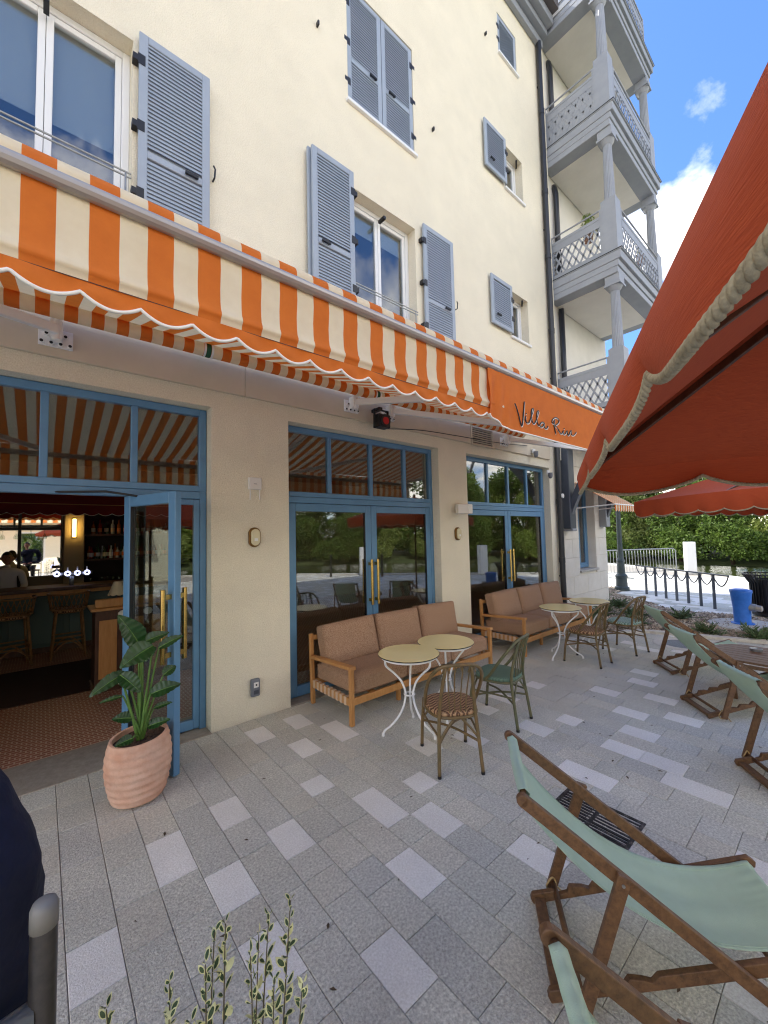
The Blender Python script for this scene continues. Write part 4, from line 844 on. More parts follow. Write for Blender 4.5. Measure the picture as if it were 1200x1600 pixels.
def sofa(x0, lab):
    o = thing('sofa', lab, 'sofa', (x0,-.06,0), group='three seat wooden sofas along the facade'); L, Dp = 2.37, .80
    for x in (.022, L-.022):
        MB().bx((x-.022,-Dp,0),(x+.022,-Dp+.044,.548)).build('leg', K['oak'], o, bevel=.006); MB().bar((x,-.03,0),(x,.0,.77),.044,.044,(0,1,0)).build('leg', K['oak'], o, bevel=.006)
        MB().prism([(-Dp-.02,.548),(-.03,.50),(-.03,.535),(-Dp-.01,.582)], 0, x-.036, x+.036).build('armrest', K['oak'], o, bevel=.008)
        MB().bx((x-.018,-Dp+.044,.19),(x+.018,-.03,.265)).build('side_rail', K['oak'], o, bevel=.005)
        m = MB(); sx = -1 if x < 1 else 1
        for k in range(9): m.bx((x-.0215,-Dp+.09+k*.075,.186),(x+.0215,-Dp+.128+k*.075,.269))
        m.build('webbing_straps', K['webbing'], o)
    for x in (L/3, 2*L/3): MB().bx((x-.02,-Dp+.16,0),(x+.02,-Dp+.20,.2)).build('leg', K['oak'], o)
    MB().bx((.044,-Dp+.004,.195),(L-.044,-Dp+.036,.265)).build('front_rail', K['oak'], o, bevel=.006); MB().bx((.044,-.045,.195),(L-.044,-.012,.265)).build('back_rail', K['oak'], o, bevel=.006); MB().bx((.044,-.03,.70),(L-.044,-.002,.755)).build('back_rail', K['oak'], o, bevel=.006)
    for k in range(3): MB().bx((.3+k*.75,-Dp+.04,.235),(.36+k*.75,-.04,.25)).build('seat_slat', K['oak'], o)
    for k in range(3):
        share(cush_seat[k], 'seat_cushion', o, (.06+.375+k*.752,-.405,.365), (math.radians(-1.5),0,0)); share(cush_back[k], 'back_cushion', o, (.06+.372+k*.754,-.165,.655), (math.radians(76+k*1.5),math.radians((-1.5,.8,1.8)[k]),0))
sofa(2.35, 'brown cushioned wooden sofa before the middle shop door, behind the two pale yellow tables'); sofa(5.56, 'brown cushioned wooden sofa before the farthest shop door')
def bistro_table(name_lab, loc, a0):
    o = thing('bistro_table', name_lab, 'table', (*loc,0), math.radians(a0), 'pale yellow bistro tables')
    MB().lathe([(0,.722),(.285,.722),(.296,.727),(.296,.733),(.290,.737),(0,.738)], 48).build('tabletop', K['tabletop'], o); MB().lathe([(.297,.724),(.299,.726),(.299,.732),(.297,.734)], 48, cap=False).build('edge_band', K['black'], o); MB().lathe([(.255,.70),(.272,.70),(.272,.7215),(.255,.7215)], 40, cap=False).build('rim_ring', K['white_metal'], o, smooth=False)
    for k in range(3):
        a = 2*math.pi*k/3; P_ = [(.245,.705),(.242,.655),(.225,.625),(.16,.565),(.085,.48),(.045,.38),(.042,.33),(.065,.24),(.12,.15),(.20,.08),(.255,.052),(.272,.03),(.278,.0)]
        MB().tube(catmull([(r*math.cos(a), r*math.sin(a), z) for r, z in P_], 4), .0105, 10).build('leg', K['white_metal'], o, smooth=True)
        MB().lathe([(.0135,0),(.0135,.02),(.011,.03)], 10, (.278*math.cos(a),.278*math.sin(a),0)).build('foot', K['white_metal'], o)
    MB().tube([(.05*math.cos(a),.05*math.sin(a),.345) for a in [2*math.pi*i/20 for i in range(20)]], .008, 8, closed=True).build('leg_ring', K['white_metal'], o, smooth=True); return o
bistro_table('round pale yellow bistro table nearest the camera, before the near sofa', (2.735,-1.29), 160); bistro_table('round pale yellow bistro table touching the near one, close to the near sofa arm', (3.30,-1.27), 100)
bistro_table('round pale yellow bistro table before the farther sofa', (5.96,-1.22), 178); bistro_table('round pale yellow bistro table at the end of the farther sofa by the white wall', (6.80,-1.29), 150)
def bistro_chair(lab, loc, rz, seatm, tube, group='rattan bistro chairs at the yellow tables'):
    o = thing('bistro_chair', lab, 'chair', (*loc,0), math.radians(rz), group); T = lambda P_, r, nm, n=9: MB().tube(catmull(P_, 4), r, n).build(nm, tube, o, smooth=True)
    for s in (-1,1):
        T([(s*.175,-.247,.012),(s*.163,-.215,.24),(s*.148,-.19,.45),(s*.130,-.215,.64),(s*.105,-.262,.835)], .0145, 'leg'); MB().lathe([(.014,0),(.016,.0),(.016,.02),(.0,.024)], 10, (s*.175,-.247,0)).build('foot_cap', K['black'], o)
        T([(s*.20,.247,.012),(s*.196,.225,.22),(s*.185,.185,.44)], .0145, 'leg'); MB().lathe([(.014,0),(.016,.0),(.016,.02),(.0,.024)], 10, (s*.20,.247,0)).build('foot_cap', K['black'], o)
        T([(s*.190,.20,.30),(s*.182,.0,.30),(s*.160,-.205,.29)], .009, 'stretcher'); T([(s*.19,.21,.26),(s*.12,.20,.36),(s*.04,.19,.425)], .009, 'brace'); T([(s*.165,-.215,.25),(s*.10,-.205,.34),(s*.02,-.195,.425)], .009, 'brace')
    T([(-.19,.22,.235),(0,.0,.262),(.165,-.22,.235)], .010, 'stretcher'); T([(.19,.22,.235),(0,.0,.280),(-.165,-.22,.235)], .010, 'stretcher')
    hp = [(-.208,.06,.425),(-.222,-.01,.50),(-.226,-.11,.64),(-.205,-.205,.765),(-.135,-.262,.843),(0,-.282,.858),(.135,-.262,.843),(.205,-.205,.765),(.226,-.11,.64),(.222,-.01,.50),(.208,.06,.425)]
    T(hp, .0145, 'hoop', 10)
    for x in (-.075,-.027,.027,.075): T([(x*.85,-.198,.46),(x*1.0,-.212,.62),(x*1.15,-.252,.78),(x*1.15,-.275,.85)], .0055, 'spindle', 7)
    for x in (-.105,0,.105): T([(x-.03,-.258,.79),(x-.02,-.268,.825),(x,-.275,.842),(x+.02,-.268,.825),(x+.03,-.258,.79)], .005, 'spindle_arch', 6)
    n = 40; ring = []
    for i in range(n):
        a = 2*math.pi*i/n; c_, s_ = math.cos(a), math.sin(a); k = (abs(c_)**3.2+abs(s_)**3.2)**(-1/3.2); w = .205-.022*max(0,-s_); ring.append((w*k*c_, .205*k*s_))
    m = MB()
    for z, q_ in ((.432,.97),(.44,1.02),(.456,1.03),(.468,.98),(.474,.90),(.468,.45)): m.v += [(x*q_, y*q_, z) for x, y in ring]
    for r_ in range(5):
        for i in range(n): m.f.append((r_*n+i, r_*n+(i+1)%n, (r_+1)*n+(i+1)%n, (r_+1)*n+i)); m.m.append(0)
    m.f += [tuple(5*n+i for i in range(n)), tuple(reversed(range(n)))]; m.m += [0,0]; m.build('seat', seatm, o, smooth=True)
    MB().tube([(x*1.0,y*1.0,.425) for x, y in ring], .0125, 8, closed=True).build('seat_ring', tube, o, smooth=True); return o
cA = bistro_chair('rattan bistro chair with brown patterned seat nearest the camera, at the near yellow tables', (2.65,-1.877), -33, K['weave_brown'], K['bamboo'])
bistro_chair('bistro chair with dark green seat at the near yellow tables', (3.58,-1.73), 10, K['weave_green'], K['bamboo_green']); bistro_chair('bistro chair with brown woven seat in front of the farther sofa', (5.99,-1.58), -1, K['weave_brown'], K['bamboo']); bistro_chair('bistro chair with pale green seat nearest the planting bed', (6.955,-1.743), -9, K['weave_pale'], K['bamboo'])
# deck chairs ---------------------------------------------------------------
def deck_chair(lab, loc, rz):
    o = thing('deck_chair', lab, 'deck chair', (*loc,0), rz, 'mint canvas deck chairs'); WT, WB, WP = .263, .220, .287
    T, F, E, = Vector((-.101,0,.79)), Vector((.935,0,.03)), Vector((.915,0,.32)); Pv = T.lerp(F,.327); S = Vector((.084,0,.062)); B = Vector((-.005,0,.03)); Y = lambda p, y: Vector((p.x,y,p.z)); d = (F-T).normalized(); tk = K['teak']
    for s in (-1,1):
        m = MB(); m.bar(Y(T-d*.012,s*WT), Y(F,s*WT), .026, .05, (0,0,1)); m.tube([Y(T-d*.012,s*WT)+Vector((0,-.013,0)), Y(T-d*.012,s*WT)+Vector((0,.013,0))], .0248, 14); m.build('rail', tk, o, bevel=.004)
        e = (E-B).normalized(); up_ = Vector((-e.z,0,e.x)); m = MB()
        poly = [B-e*.03-up_*.022, E+e*.04-up_*.022, E+e*.05+up_*.0, E+e*.03+up_*.026, B+e*.40+up_*.026, B+e*.37+up_*.006, B+e*.34+up_*.018, B+e*.29+up_*.030, B+e*.26+up_*.004, B+e*.23+up_*.018, B+e*.17+up_*.030, B+e*.15+up_*.004, B+e*.10+up_*.0, B+e*.085+up_*.022, B-e*.02+up_*.024, B-e*.035+up_*.006]
        m.prism([(p.x,p.z) for p in poly], 1, s*WB-.0125, s*WB+.0125); m.build('base_rail', tk, o, bevel=.003)
        f_ = (S-Pv).normalized(); m = MB(); m.bar(Y(Pv-f_*.03,s*WP), Y(S+f_*.035,s*WP), .022, .05, (1,0,0)); m.build('prop', tk, o, bevel=.004)
        MB().tube([Y(Pv,s*(WP+.010)), Y(Pv,s*(WP+.016))], .006, 10).build('bolt', K['steel'], o); c_ = Y(S, s*(WP-.025)); MB().tube(catmull([c_+Vector((.024*math.cos(a)-.012, .012*math.sin(a*2), .04*math.sin(a)-.004)) for a in [6.2832*i/10 for i in range(11)]]+[c_+Vector((.03,.02*s,-.03)), c_+Vector((.045,.035*s,-.057))], 3), .0045, 6).build('rope_tie', K['rope_tie'], o, smooth=True)
    m = MB(); m.tube([Y(S,-WP),Y(S,WP)], .014, 10); m.build('prop_bar', tk, o, smooth=True); m = MB(); m.bx((-.022,-WB+.013,.012),(.03,WB-.013,.04)); m.build('rear_bar', tk, o, bevel=.004)
    for p, w in ((T,WT),(T.lerp(F,.97),WT),(E,WB)): MB().tube([Y(p,-w+.012),Y(p,w-.012)], .0125, 10).build('cross_bar', tk, o, smooth=True)
    tp = [T+Vector((.012,0,-.022)), T+Vector((.024,0,.008)), T+Vector((.004,0,.026)), T+Vector((-.022,0,.016))]; mid = bez(T+Vector((-.026,0,-.012)), Vector((.36,0,.115)), E+Vector((-.016,0,.020)), 26); end = [E+Vector((.006,0,.024)), E+Vector((.025,0,0)), E+Vector((.006,0,-.024)), E+Vector((-.014,0,-.010))]
    path = tp+mid[1:]+end; n_ = len(path)-1
    def sl(u, v):
        i = min(int(u*n_), n_-1); f_ = u*n_-i; p = path[i].lerp(path[i+1], f_); t_ = u; w = lerp(.226,.198,t_); yy = (v-.5)*2
        sagx = .020*(1-yy*yy)*math.sin(math.pi*t_); wr = .004*math.sin(yy*9+u*4)*math.sin(math.pi*u)**2+.0075*math.sin(yy*31+2*math.sin(yy*5))*max(0,abs(u-.5)-.30)*4*(1-abs(u-.5)*2)**.4*(abs(yy) < .98)
        return (p.x-sagx*.5, yy*w*(1-.05*math.sin(math.pi*t_)), p.z-sagx+wr+.010*abs(yy)**6*math.sin(math.pi*t_))
    mb = MB(); mb.grid(sl, n_*2, 34); so = mb.build('sling', K['sling'], o, smooth=True)
    for yy in (.045,.955): MB().tube([Vector(sl(i/60,yy))+Vector((0,0,.0008)) for i in range(3,58)], .0018, 5).build('hem_stitch', K['sling'], so, smooth=True)
    sm = so.modifiers.new('thickness', 'SOLIDIFY'); sm.thickness = .002; return o
dA = deck_chair('mint canvas deck chair closest in full view, standing over the drain grate', (1.786,-3.159), -.906)
TL2 = Vector((1.072,-3.582)); a2_ = -.80; off = Vector((-.101*math.cos(a2_)-.263*math.sin(a2_), -.101*math.sin(a2_)+.263*math.cos(a2_)))
dup(dA, (TL2.x-off.x, TL2.y-off.y, 0), a2_, 'mint canvas deck chair cut off by the bottom edge, only its top corner showing')
dup(dA, (6.389,-2.406,0), -.848, 'mint canvas deck chair farthest in the row, by the manhole'); dup(dA, (5.232,-2.995,0), -.840, 'mint canvas deck chair in the middle of the row behind the round wooden table'); dup(dA, (4.066,-3.617,0), -.891, 'mint canvas deck chair nearest in the row at the right edge')
wt_ = thing('round_table', 'round slatted wooden table with an ashtray among the deck chairs', 'table', (6.06,-3.42,0))
for k in range(9):
    x = -.40+k*.1; hw = math.sqrt(max(.0, .45**2-x*x)); hw2 = math.sqrt(max(.0, .45**2-(x+.092)**2)) if abs(x+.092) < .45 else 0
    if min(hw, hw2) > .02: MB().prism([(x,-hw),(x+.092,-hw2),(x+.092,hw2),(x,hw)], 2, .445, .468).build('slat', K['teak'], wt_, bevel=.003)
MB().lathe([(.43,.41),(.45,.41),(.452,.444),(.43,.444)], 40, cap=False).build('rim', K['teak'], wt_)
for a in (45,135,225,315): a = math.radians(a); MB().bar((.34*math.cos(a),.34*math.sin(a),.42),(.30*math.cos(a),.30*math.sin(a),0),.045,.045,(1,0,0)).build('leg', K['teak'], wt_, bevel=.004)
MB().bx((-.30,-.02,.15),(.30,.02,.18)).bx((-.02,-.30,.15),(.02,.30,.18)).build('stretcher', K['teak'], wt_)
tag(MB().lathe([(0,0),(.05,0),(.058,.03),(.048,.032),(.042,.012),(0,.010)], 20, (6.20,-3.36,.469)).build('ashtray', K['steel'], smooth=False), 'small metal ashtray on the round wooden table', 'ashtray')
# terracotta pot with a bird-of-paradise plant -------------------------------
pot = thing('plant_pot', 'ribbed oval terracotta pot beside the open blue door', 'pot', (.578,-.655,0))
mb = MB(); NP, NZ = 72, 60
def potp(u, v, off=0):
    a = 6.2832*u; zz = v*.45; tilt = .012*math.cos(a-.6)*v
    r = .150+.075*math.sin(math.pi*min(1, v*.62+.10))-.018*max(0,v-.7)*2 + (.0034+.0012*math.sin(5*a+zz*20))*math.sin((zz*1.0+.018*math.sin(a+.9)+.008*math.sin(2*a))*2*math.pi/.052)*(1 if v < .93 else 0)
    r -= .05*max(0, (.10-v)/.10)**2 + off; return (r*.96*math.cos(a), r*.90*math.sin(a), zz+tilt)
mb.grid(lambda u, v: potp(u, v), NP, NZ); mb.grid(lambda u, v: (lambda p: (p[0], p[1], p[2]))(potp(u, 1-.22*v, .022)), NP, 10)
mb.grid(lambda u, v: tuple(Vector(potp(u,1,0)).lerp(Vector(potp(u,1,.022)), v)+Vector((0,0,.004*math.sin(math.pi*v)))), NP, 3)
mb.build('pot', K['terracotta'], pot, smooth=True); pot.children[0].name = 'pot_wall'
sm_ = MB(); sm_.grid(lambda u, v: ((.178)*v*math.cos(6.2832*u), .165*v*math.sin(6.2832*u), .405+.03*v*math.cos(6.2832*u-.6)+.010*noise.noise(Vector((9*v*math.cos(6.28*u),9*v*math.sin(6.28*u),0)))), 40, 10); sm_.build('soil', K['soil'], pot)
pl = thing('bird_of_paradise', 'green bird-of-paradise plant with broad leaves growing in the terracotta pot', 'plant', (.585,-.665,.42)); RV, TV = Vector((.988,-.155,0)), Vector((-.155,-.988,0))
LV_ = [(370,340,225,105,150,.02,.10),(390,330,600,270,85,.02,.03),(475,350,230,445,150,.06,.13),(520,375,715,300,72,.05,.06),(270,520,20,610,95,.02,.10),(230,520,385,640,110,.05,.12),(460,690,690,640,105,.06,.10),(560,590,668,545,80,0,-.05),(320,840,180,810,80,.03,.05),(490,820,632,795,45,-.02,0),(440,940,610,900,72,-.01,.04),(330,960,205,960,70,.08,.14),(250,685,80,692,34,.0,.02),(400,480,505,395,70,-.06,-.08)]
cx_ = lambda x: (x/5.16-75)*.0043; cz_ = lambda y: .03+(190-y/5.16)*.0053
for li, (bx_, by_, tx_, ty_, w_, b0, b1) in enumerate(LV_):
    b = RV*cx_(bx_)+TV*b0+Vector((0,0,cz_(by_))); t_ = RV*cx_(tx_)+TV*b1+Vector((0,0,cz_(ty_))); L = (t_-b).length; w = w_*.0048/5.16*1.12; ax = (t_-b).normalized(); view = (TV*.75+Vector((0,0,.6))).normalized(); side = ax.cross(view).normalized(); nn = side.cross(ax).normalized()
    def lf(u, v, b=b, t_=t_, w=w, side=side, nn=nn, L=L, li=li):
        y = (v-.5)*2; prof = (math.sin(math.pi*min(1,u*.93+.04)**.75))**.85; p = b.lerp(t_, u)
        return p + side*(y*w*.5*prof) + nn*(.20*w*abs(y)*prof+.05*L*math.sin(math.pi*u)-.10*L*u*u+.006*math.sin(u*40+li)*abs(y))
    m = MB(); m.grid(lf, 22, 10); lo = m.build('leaf', K['leaf'], pl, smooth=True)
    MB().tube([lf(i/12,.5)+nn*.001 for i in range(12)], [.0045*(1-i/14) for i in range(12)], 6).build('midrib', K['stalk'], lo, smooth=True)
    base = RV*(.004*(li%5-2)*2)+TV*(.012*(li%3-1)); MB().tube(bez(base, base.lerp(b,.5)+Vector((0,0,.05)), b, 8), [.011-.0055*i/8 for i in range(9)], 8).build('stalk', K['stalk'], pl, smooth=True)
# variegated shrub in the foreground ------------------------------------------
sh = thing('variegated_shrub', 'thin stemmed shrub with cream edged leaves rising at the bottom edge', 'shrub', (0,0,0))
TIPS = [(0.381,-3.425,1.183),(0.341,-3.416,1.174),(0.264,-3.404,1.197),(0.247,-3.399,1.190),(0.224,-3.424,1.170),(0.175,-3.40,1.155),(0.09,-3.385,1.165),(0.17,-3.42,1.12),(0.37,-3.49,1.09),(0.295,-3.44,1.15),(0.315,-3.43,1.165),(0.20,-3.43,1.10),(0.13,-3.40,1.08),(0.33,-3.46,1.10)]
for i, tp_ in enumerate(TIPS):
    tp_ = Vector(tp_); bs = Vector((lerp(tp_.x,.24,.25), lerp(tp_.y,-3.40,.3)-.0, .52)); P_ = bez(bs, bs.lerp(tp_,.5)+Vector((random.uniform(-.02,.02),random.uniform(-.015,.015),0)), tp_, 40)
    so = MB().tube(P_, [.0026-.0017*k/40 for k in range(41)], 6).build('stem', K['stem'], sh, smooth=True); lm = MB(); k = 6; tw = random.uniform(0,6)
    while k < 41:
        p = P_[k]; up_ = (P_[min(40,k+1)]-P_[k-1]).normalized(); tw += 1.35
        for s in (0, math.pi):
            if random.random() < .06 and k < 36: continue
            a = tw+s; out = Vector((math.cos(a), math.sin(a), .75+.9*(k/41)**6)).normalized(); L = random.uniform(.018,.029)*(1 if k < 37 else .7); sd_ = out.cross(Vector((0,0,1))).normalized(); sd_ = (sd_*math.cos(tw*.7)+out.cross(sd_)*math.sin(tw*.7)*.5).normalized(); n_ = sd_.cross(out); w = L*.25; cup = .25
            outer = [(0,0),(.22,.75),(.5,1),(.78,.72),(1,0),(.78,-.72),(.5,-1),(.22,-.75)]
            pt = lambda u, v, h=0, sc=1: p+out*(.003+u*L)+sd_*(v*w*sc)+n_*(abs(v)*w*cup+h-.12*L*u*u)
            lm.add([pt(u,v) for u, v in outer], [tuple(range(8))], 0); 
            for h in (.0005,-.0005): lm.add([pt(.10+u*.74,v,h,.62) for u, v in outer], [tuple(range(8))], 1 if random.random() < .86 else 0)
        k += random.choice((1,1,2)) if k < 36 else 1
    lm.build('leaves', [K['leaf_rim'], K['leaf_mid']], so, kind='stuff')
plb = thing('planter_box', 'low dark planter box holding the variegated shrub below the bottom edge', 'planter', (.24,-3.41,0)); MB().bx((-.30,-.13,0),(.30,.13,.50)).build('box', K['dark_grey'], plb, bevel=.01); MB().bx((-.28,-.11,.49),(.28,.11,.515)).build('soil', K['soil'], plb)
# ================================================================== umbrellas
def umbrella(lab, ctr, ang, a, zA, z_top, z_cusp, amp, nsc, rope, crnr=.0):
    o = thing('parasol', lab, 'parasol', (*ctr,0), ang, 'rust orange canvas parasols')
    can, val, rp = MB(), MB(), []
    def ez(s): return .030*(1-s*s)
    def rim(s): return z_top+ez(s)
    def cp(k, s, t_):
        R_ = Matrix.Rotation(k*math.pi/2, 3, 'Z'); z = lerp(zA, rim(s), t_)-.10*math.sin(math.pi*t_)*(1-s*s)**1.0*t_; return R_ @ Vector((t_*a, t_*s*a, z))
    def vp(k, s, v):
        R_ = Matrix.Rotation(k*math.pi/2, 3, 'Z'); f_ = ((s+1)/2*nsc) % 1; lob = math.sin(math.pi*f_)**.75; zb = z_cusp+ez(s)-amp*lob; out = .022*v*math.sin(math.pi*((s+1)/2*nsc))**2 - .012*v + .012*math.sin(math.pi*v)
        return R_ @ Vector((a+out, s*(a+out), lerp(rim(s), zb, v)))
    for k in range(4):
        can.grid(lambda u, v, k=k: cp(k, 2*u-1, max(v,.02)), 48, 14); val.grid(lambda u, v, k=k: vp(k, 2*u-1, v), nsc*18, 6)
        rp += [vp(k, 2*i/(nsc*18)-1, 1.0) for i in range(nsc*18)]
    can.build('canopy', K['umbrella'], o, smooth=True); val.build('valance', K['umbrella'], o, smooth=True)
    bt_ = MB()
    if nsc > 6: bt_.tube(rp, rope, 10, closed=True)
    else:                                                             # three plaited strands
        P3 = [Vector(p) for p in rp]; n3 = len(P3); cum = [0]
        for i in range(n3): cum.append(cum[-1]+(P3[(i+1)%n3]-P3[i]).length)
        TL_ = cum[-1]; tw_ = round(TL_/.040); NS_ = tw_*9; pos = []; j = 0
        for i in range(NS_):
            d_ = TL_*i/NS_
            while cum[j+1] < d_: j += 1
            pos.append(P3[j].lerp(P3[(j+1)%n3], (d_-cum[j])/max(1e-6, cum[j+1]-cum[j])))
        for st_ in range(3):
            pts_ = []
            for i in range(NS_):
                dr = (pos[(i+1)%NS_]-pos[i-1]).normalized(); sx_ = dr.cross(Vector((0,0,1))); sx_ = sx_.normalized() if sx_.length > .05 else Vector((1,0,0)); sy_ = sx_.cross(dr); a_ = 2*math.pi*(i*tw_/NS_+st_/3); pts_.append(pos[i]+sx_*math.cos(a_)*rope*.50+sy_*math.sin(a_)*rope*.50)
            bt_.tube(pts_, rope*.60, 7, closed=True)
    bt_.build('braid_trim', K['rope'], o, smooth=True)
    for k in range(4):
        R_ = Matrix.Rotation(k*math.pi/2, 3, 'Z')
        for s in (0, 1):
            e = R_ @ Vector((a*.985, a*s*.985, z_top-.020+(.03 if s == 0 else 0))); MB().bar((0,0,zA-.05), e, .022, .032).build('rib', K['darkwood'], o, bevel=.003)
            MB().bar((0,0,zA-.62), Vector((0,0,zA-.04)).lerp(e,.52), .018, .024).build('strut', K['darkwood'], o)
    MB().tube([(0,0,.05),(0,0,zA+.04)], .026, 14).build('pole', K['darkwood'], o, smooth=True); MB().lathe([(.0,zA),(.05,zA),(.03,zA+.06),(.0,zA+.09)], 14).build('finial', K['darkwood'], o, smooth=True); MB().lathe([(.30,0),(.30,.05),(.05,.07),(.045,.30),(0,.30)], 24).build('base', K['dark_grey'], o, bevel=.004); MB().lathe([(.03,zA-.66),(.055,zA-.66),(.055,zA-.58),(.03,zA-.58)], 16).build('hub', K['darkwood'], o); return o
umbrella('rust orange canvas parasol whose beige braided corner hangs over the upper right foreground', (1.739,-5.088), math.atan2(-.458,-.889), 1.44, 3.25, 2.215, 2.138, .070, 5, .0088)
umbrella('rust orange canvas parasol farther off by the river, behind the near one', (8.19,-3.72), math.atan2(-.88,-.47), 1.44, 2.95, 2.33, 2.105, .045, 8, .009)
# ================================================================== ground furniture
o = thing('drain_grate', 'rusty black drain grate set in the paving under the nearest deck chair', 'drain grate', (2.81,-2.95,.002))
m = frame_rect(MB(), -.165, .165, -.25, .25, .022, 0, 1); m = MB()
m.bx((-.165,-.25,-.01),(-.143,.25,.003)); m.bx((.143,-.25,-.01),(.165,.25,.003)); m.bx((-.143,-.25,-.01),(.143,-.228,.003)); m.bx((-.143,.228,-.01),(.143,.25,.003)); m.bx((-.143,-.012,-.01),(.143,.012,.0025))
gi = mat('worn_iron', (46,44,44), .5, (120,116,112), nscale=26, metal=.5, contrast=(.5,.75)); m.build('frame', gi, o)
for i in range(9): MB().bx((-.134+i*.0305,-.228,-.012),(-.118+i*.0305,.228,.001)).build('bar', gi, o)
MB().bx((-.165,-.25,-.006),(.165,.25,-.0045)).build('pit', K['black'], o)
o = thing('manhole_cover', 'round dark manhole cover in the paving by the planting bed', 'manhole', (7.93,-2.25,.001)); MB().lathe([(.0,.004),(.27,.004),(.272,.001)], 40).build('cover', mat('manhole_iron', (62,64,68), .5, (104,106,110), nscale=40, metal=.4, bump=.8, bscale=60), o); MB().lathe([(.275,.001),(.275,.005),(.40,.005),(.41,.001)], 40, cap=False).build('ring', K['kerb'], o)
o = thing('standpipe', 'blue plastic standpipe with a silver outlet on a concrete pad in the planting bed', 'standpipe', (10.27,-2.66,.03))
MB().lathe([(.125,0),(.132,.02),(.128,.06),(.135,.30),(.160,.56),(.172,.60),(.170,.635),(.10,.655),(0,.66)], 28).build('body', K['hydrant'], o, smooth=True); D_ = Vector((-.1,-1,0)).normalized(); MB().tube([D_*.10+Vector((0,0,.32)), D_*.21+Vector((0,0,.315))], [.075,.07], 20).build('outlet', K['steel'], o); MB().tube([D_*.208+Vector((0,0,.315)), D_*.29+Vector((0,0,.31)), D_*.30+Vector((0,0,.31))], [.055,.055,.04], 20).build('outlet_cap', K['alu'], o); MB().lathe([(.178,-.03),(.178,.01),(.14,.025)], 24).build('flange', K['hydrant'], o)
MB().lathe([(.0,-.01),(.62,-.01),(.60,.028),(0,.03)], 26, (10.2,-2.75,0)).build('concrete_pad', K['concrete'], bed)
o = thing('litter_bin', 'black slatted litter bin with a flared rim at the right edge', 'litter bin', (11.55,-2.92,0))
MB().lathe([(.23,.08),(.23,.78),(.22,.78),(.22,.08)], 26).build('liner', K['black'], o); sl_ = MB()
for i in range(30):
    a = 2*math.pi*i/30; c_, s_ = math.cos(a), math.sin(a); sl_.bar((.27*c_,.27*s_,.06),(.29*c_,.29*s_,.70),.012,.036,(c_,s_,0)); sl_.bar((.29*c_,.29*s_,.69),(.40*c_,.40*s_,.88),.012,.034,(c_,s_,0))
sl_.build('slats', K['black'], o, kind='stuff'); MB().lathe([(.27,.04),(.29,.04),(.29,.10),(.27,.10)], 30, cap=False).lathe([(.385,.87),(.41,.87),(.41,.89),(.385,.89)], 30, cap=False).build('rim', K['black'], o)
# bicycle rack
o = thing('bicycle_rack', 'dark bicycle rack of seven posts under one rail with hanging loops', 'bike rack'); A_, B_ = Vector((13.25,-.17,0)), Vector((11.84,-1.96,0)); dd = (B_-A_)/6; dn = (B_-A_).normalized(); rk = MB()
for i in range(7): MB().bar(A_+dd*i, A_+dd*i+Vector((0,0,.78)), .055, .03, dn).build('post', K['dark_grey'], o)
MB().bar(A_-dn*.40+Vector((0,0,.79)), B_+dn*.40+Vector((0,0,.79)), .05, .03).build('top_rail', K['dark_grey'], o)
for i in range(-1, 7):
    p, q_ = A_+dd*(i+.0), A_+dd*(i+1.0); p = p if i >= 0 else A_-dn*.40; q_ = q_ if i < 6 else B_+dn*.40
    MB().tube([p.lerp(q_,t_)+Vector((0,0,.78-.24*math.sin(math.pi*t_)**.8)) for t_ in [k/10 for k in range(11)]], .013, 8).build('loop', K['dark_grey'], o, smooth=True)
# lamp post
o = thing('street_lamp', 'tall grey green cast iron street lamp at the corner of the white wall', 'street lamp', (13.68,.62,0)); MB().lathe([(.20,0),(.20,.10),(.16,.13),(.15,.35),(.17,.40),(.17,.45),(.11,.52),(.10,.85),(.125,.90),(.10,.95),(.075,1.0),(.062,2.6),(.072,2.65),(.06,2.7),(.045,4.2),(0,4.2)], 20).build('post', K['iron'], o, smooth=False); MB().lathe([(.06,4.2),(.10,4.25),(.21,4.75),(.19,4.75),(.09,4.27)], 8, cap=False).build('lantern_frame', K['iron'], o); MB().lathe([(.085,4.27),(.185,4.74)], 8, cap=False).build('lantern_glass', K['clear'], o); MB().lathe([(.24,4.75),(.10,4.95),(.03,5.0),(0,5.08)], 8).build('lantern_roof', K['iron'], o)
# steel crowd barriers
bp = MB(); L = 2.45; bp.tube([(0,0,.02),(0,0,1.0),(.1,0,1.08),(L-.1,0,1.08),(L,0,1.0),(L,0,.02)], .02, 8); bp.tube([(0,0,.22),(L,0,.22)], .016, 8)
bars = MB(); [bars.tube([(.12+i*(L-.24)/17,0,.22),(.12+i*(L-.24)/17,0,1.08)], .0085, 6) for i in range(18)]; ft = MB(); [ft.bar((x,-.30,.03),(x,.30,.03),.04,.03) for x in (.25,L-.25)]
b0, b1 = Vector((18.95,.48,0)), Vector((16.35,2.02,0)); dv = (b1-b0).normalized(); rz_ = math.atan2(dv.y,dv.x); bo = thing('crowd_barrier', 'galvanised crowd barrier with one free end beside the white pillar', 'barrier', b0, rz_, 'crowd barriers along the water'); bp.build('frame', K['steel'], bo, smooth=True); bars.build('bars', K['steel'], bo, smooth=True); ft.build('feet', K['steel'], bo)
dup(bo, b0+dv*2.5, rz_, 'galvanised crowd barrier in the middle, behind the street lamp'); dup(bo, b0+dv*5.0, rz_, 'galvanised crowd barrier hidden mostly by the white wall corner')
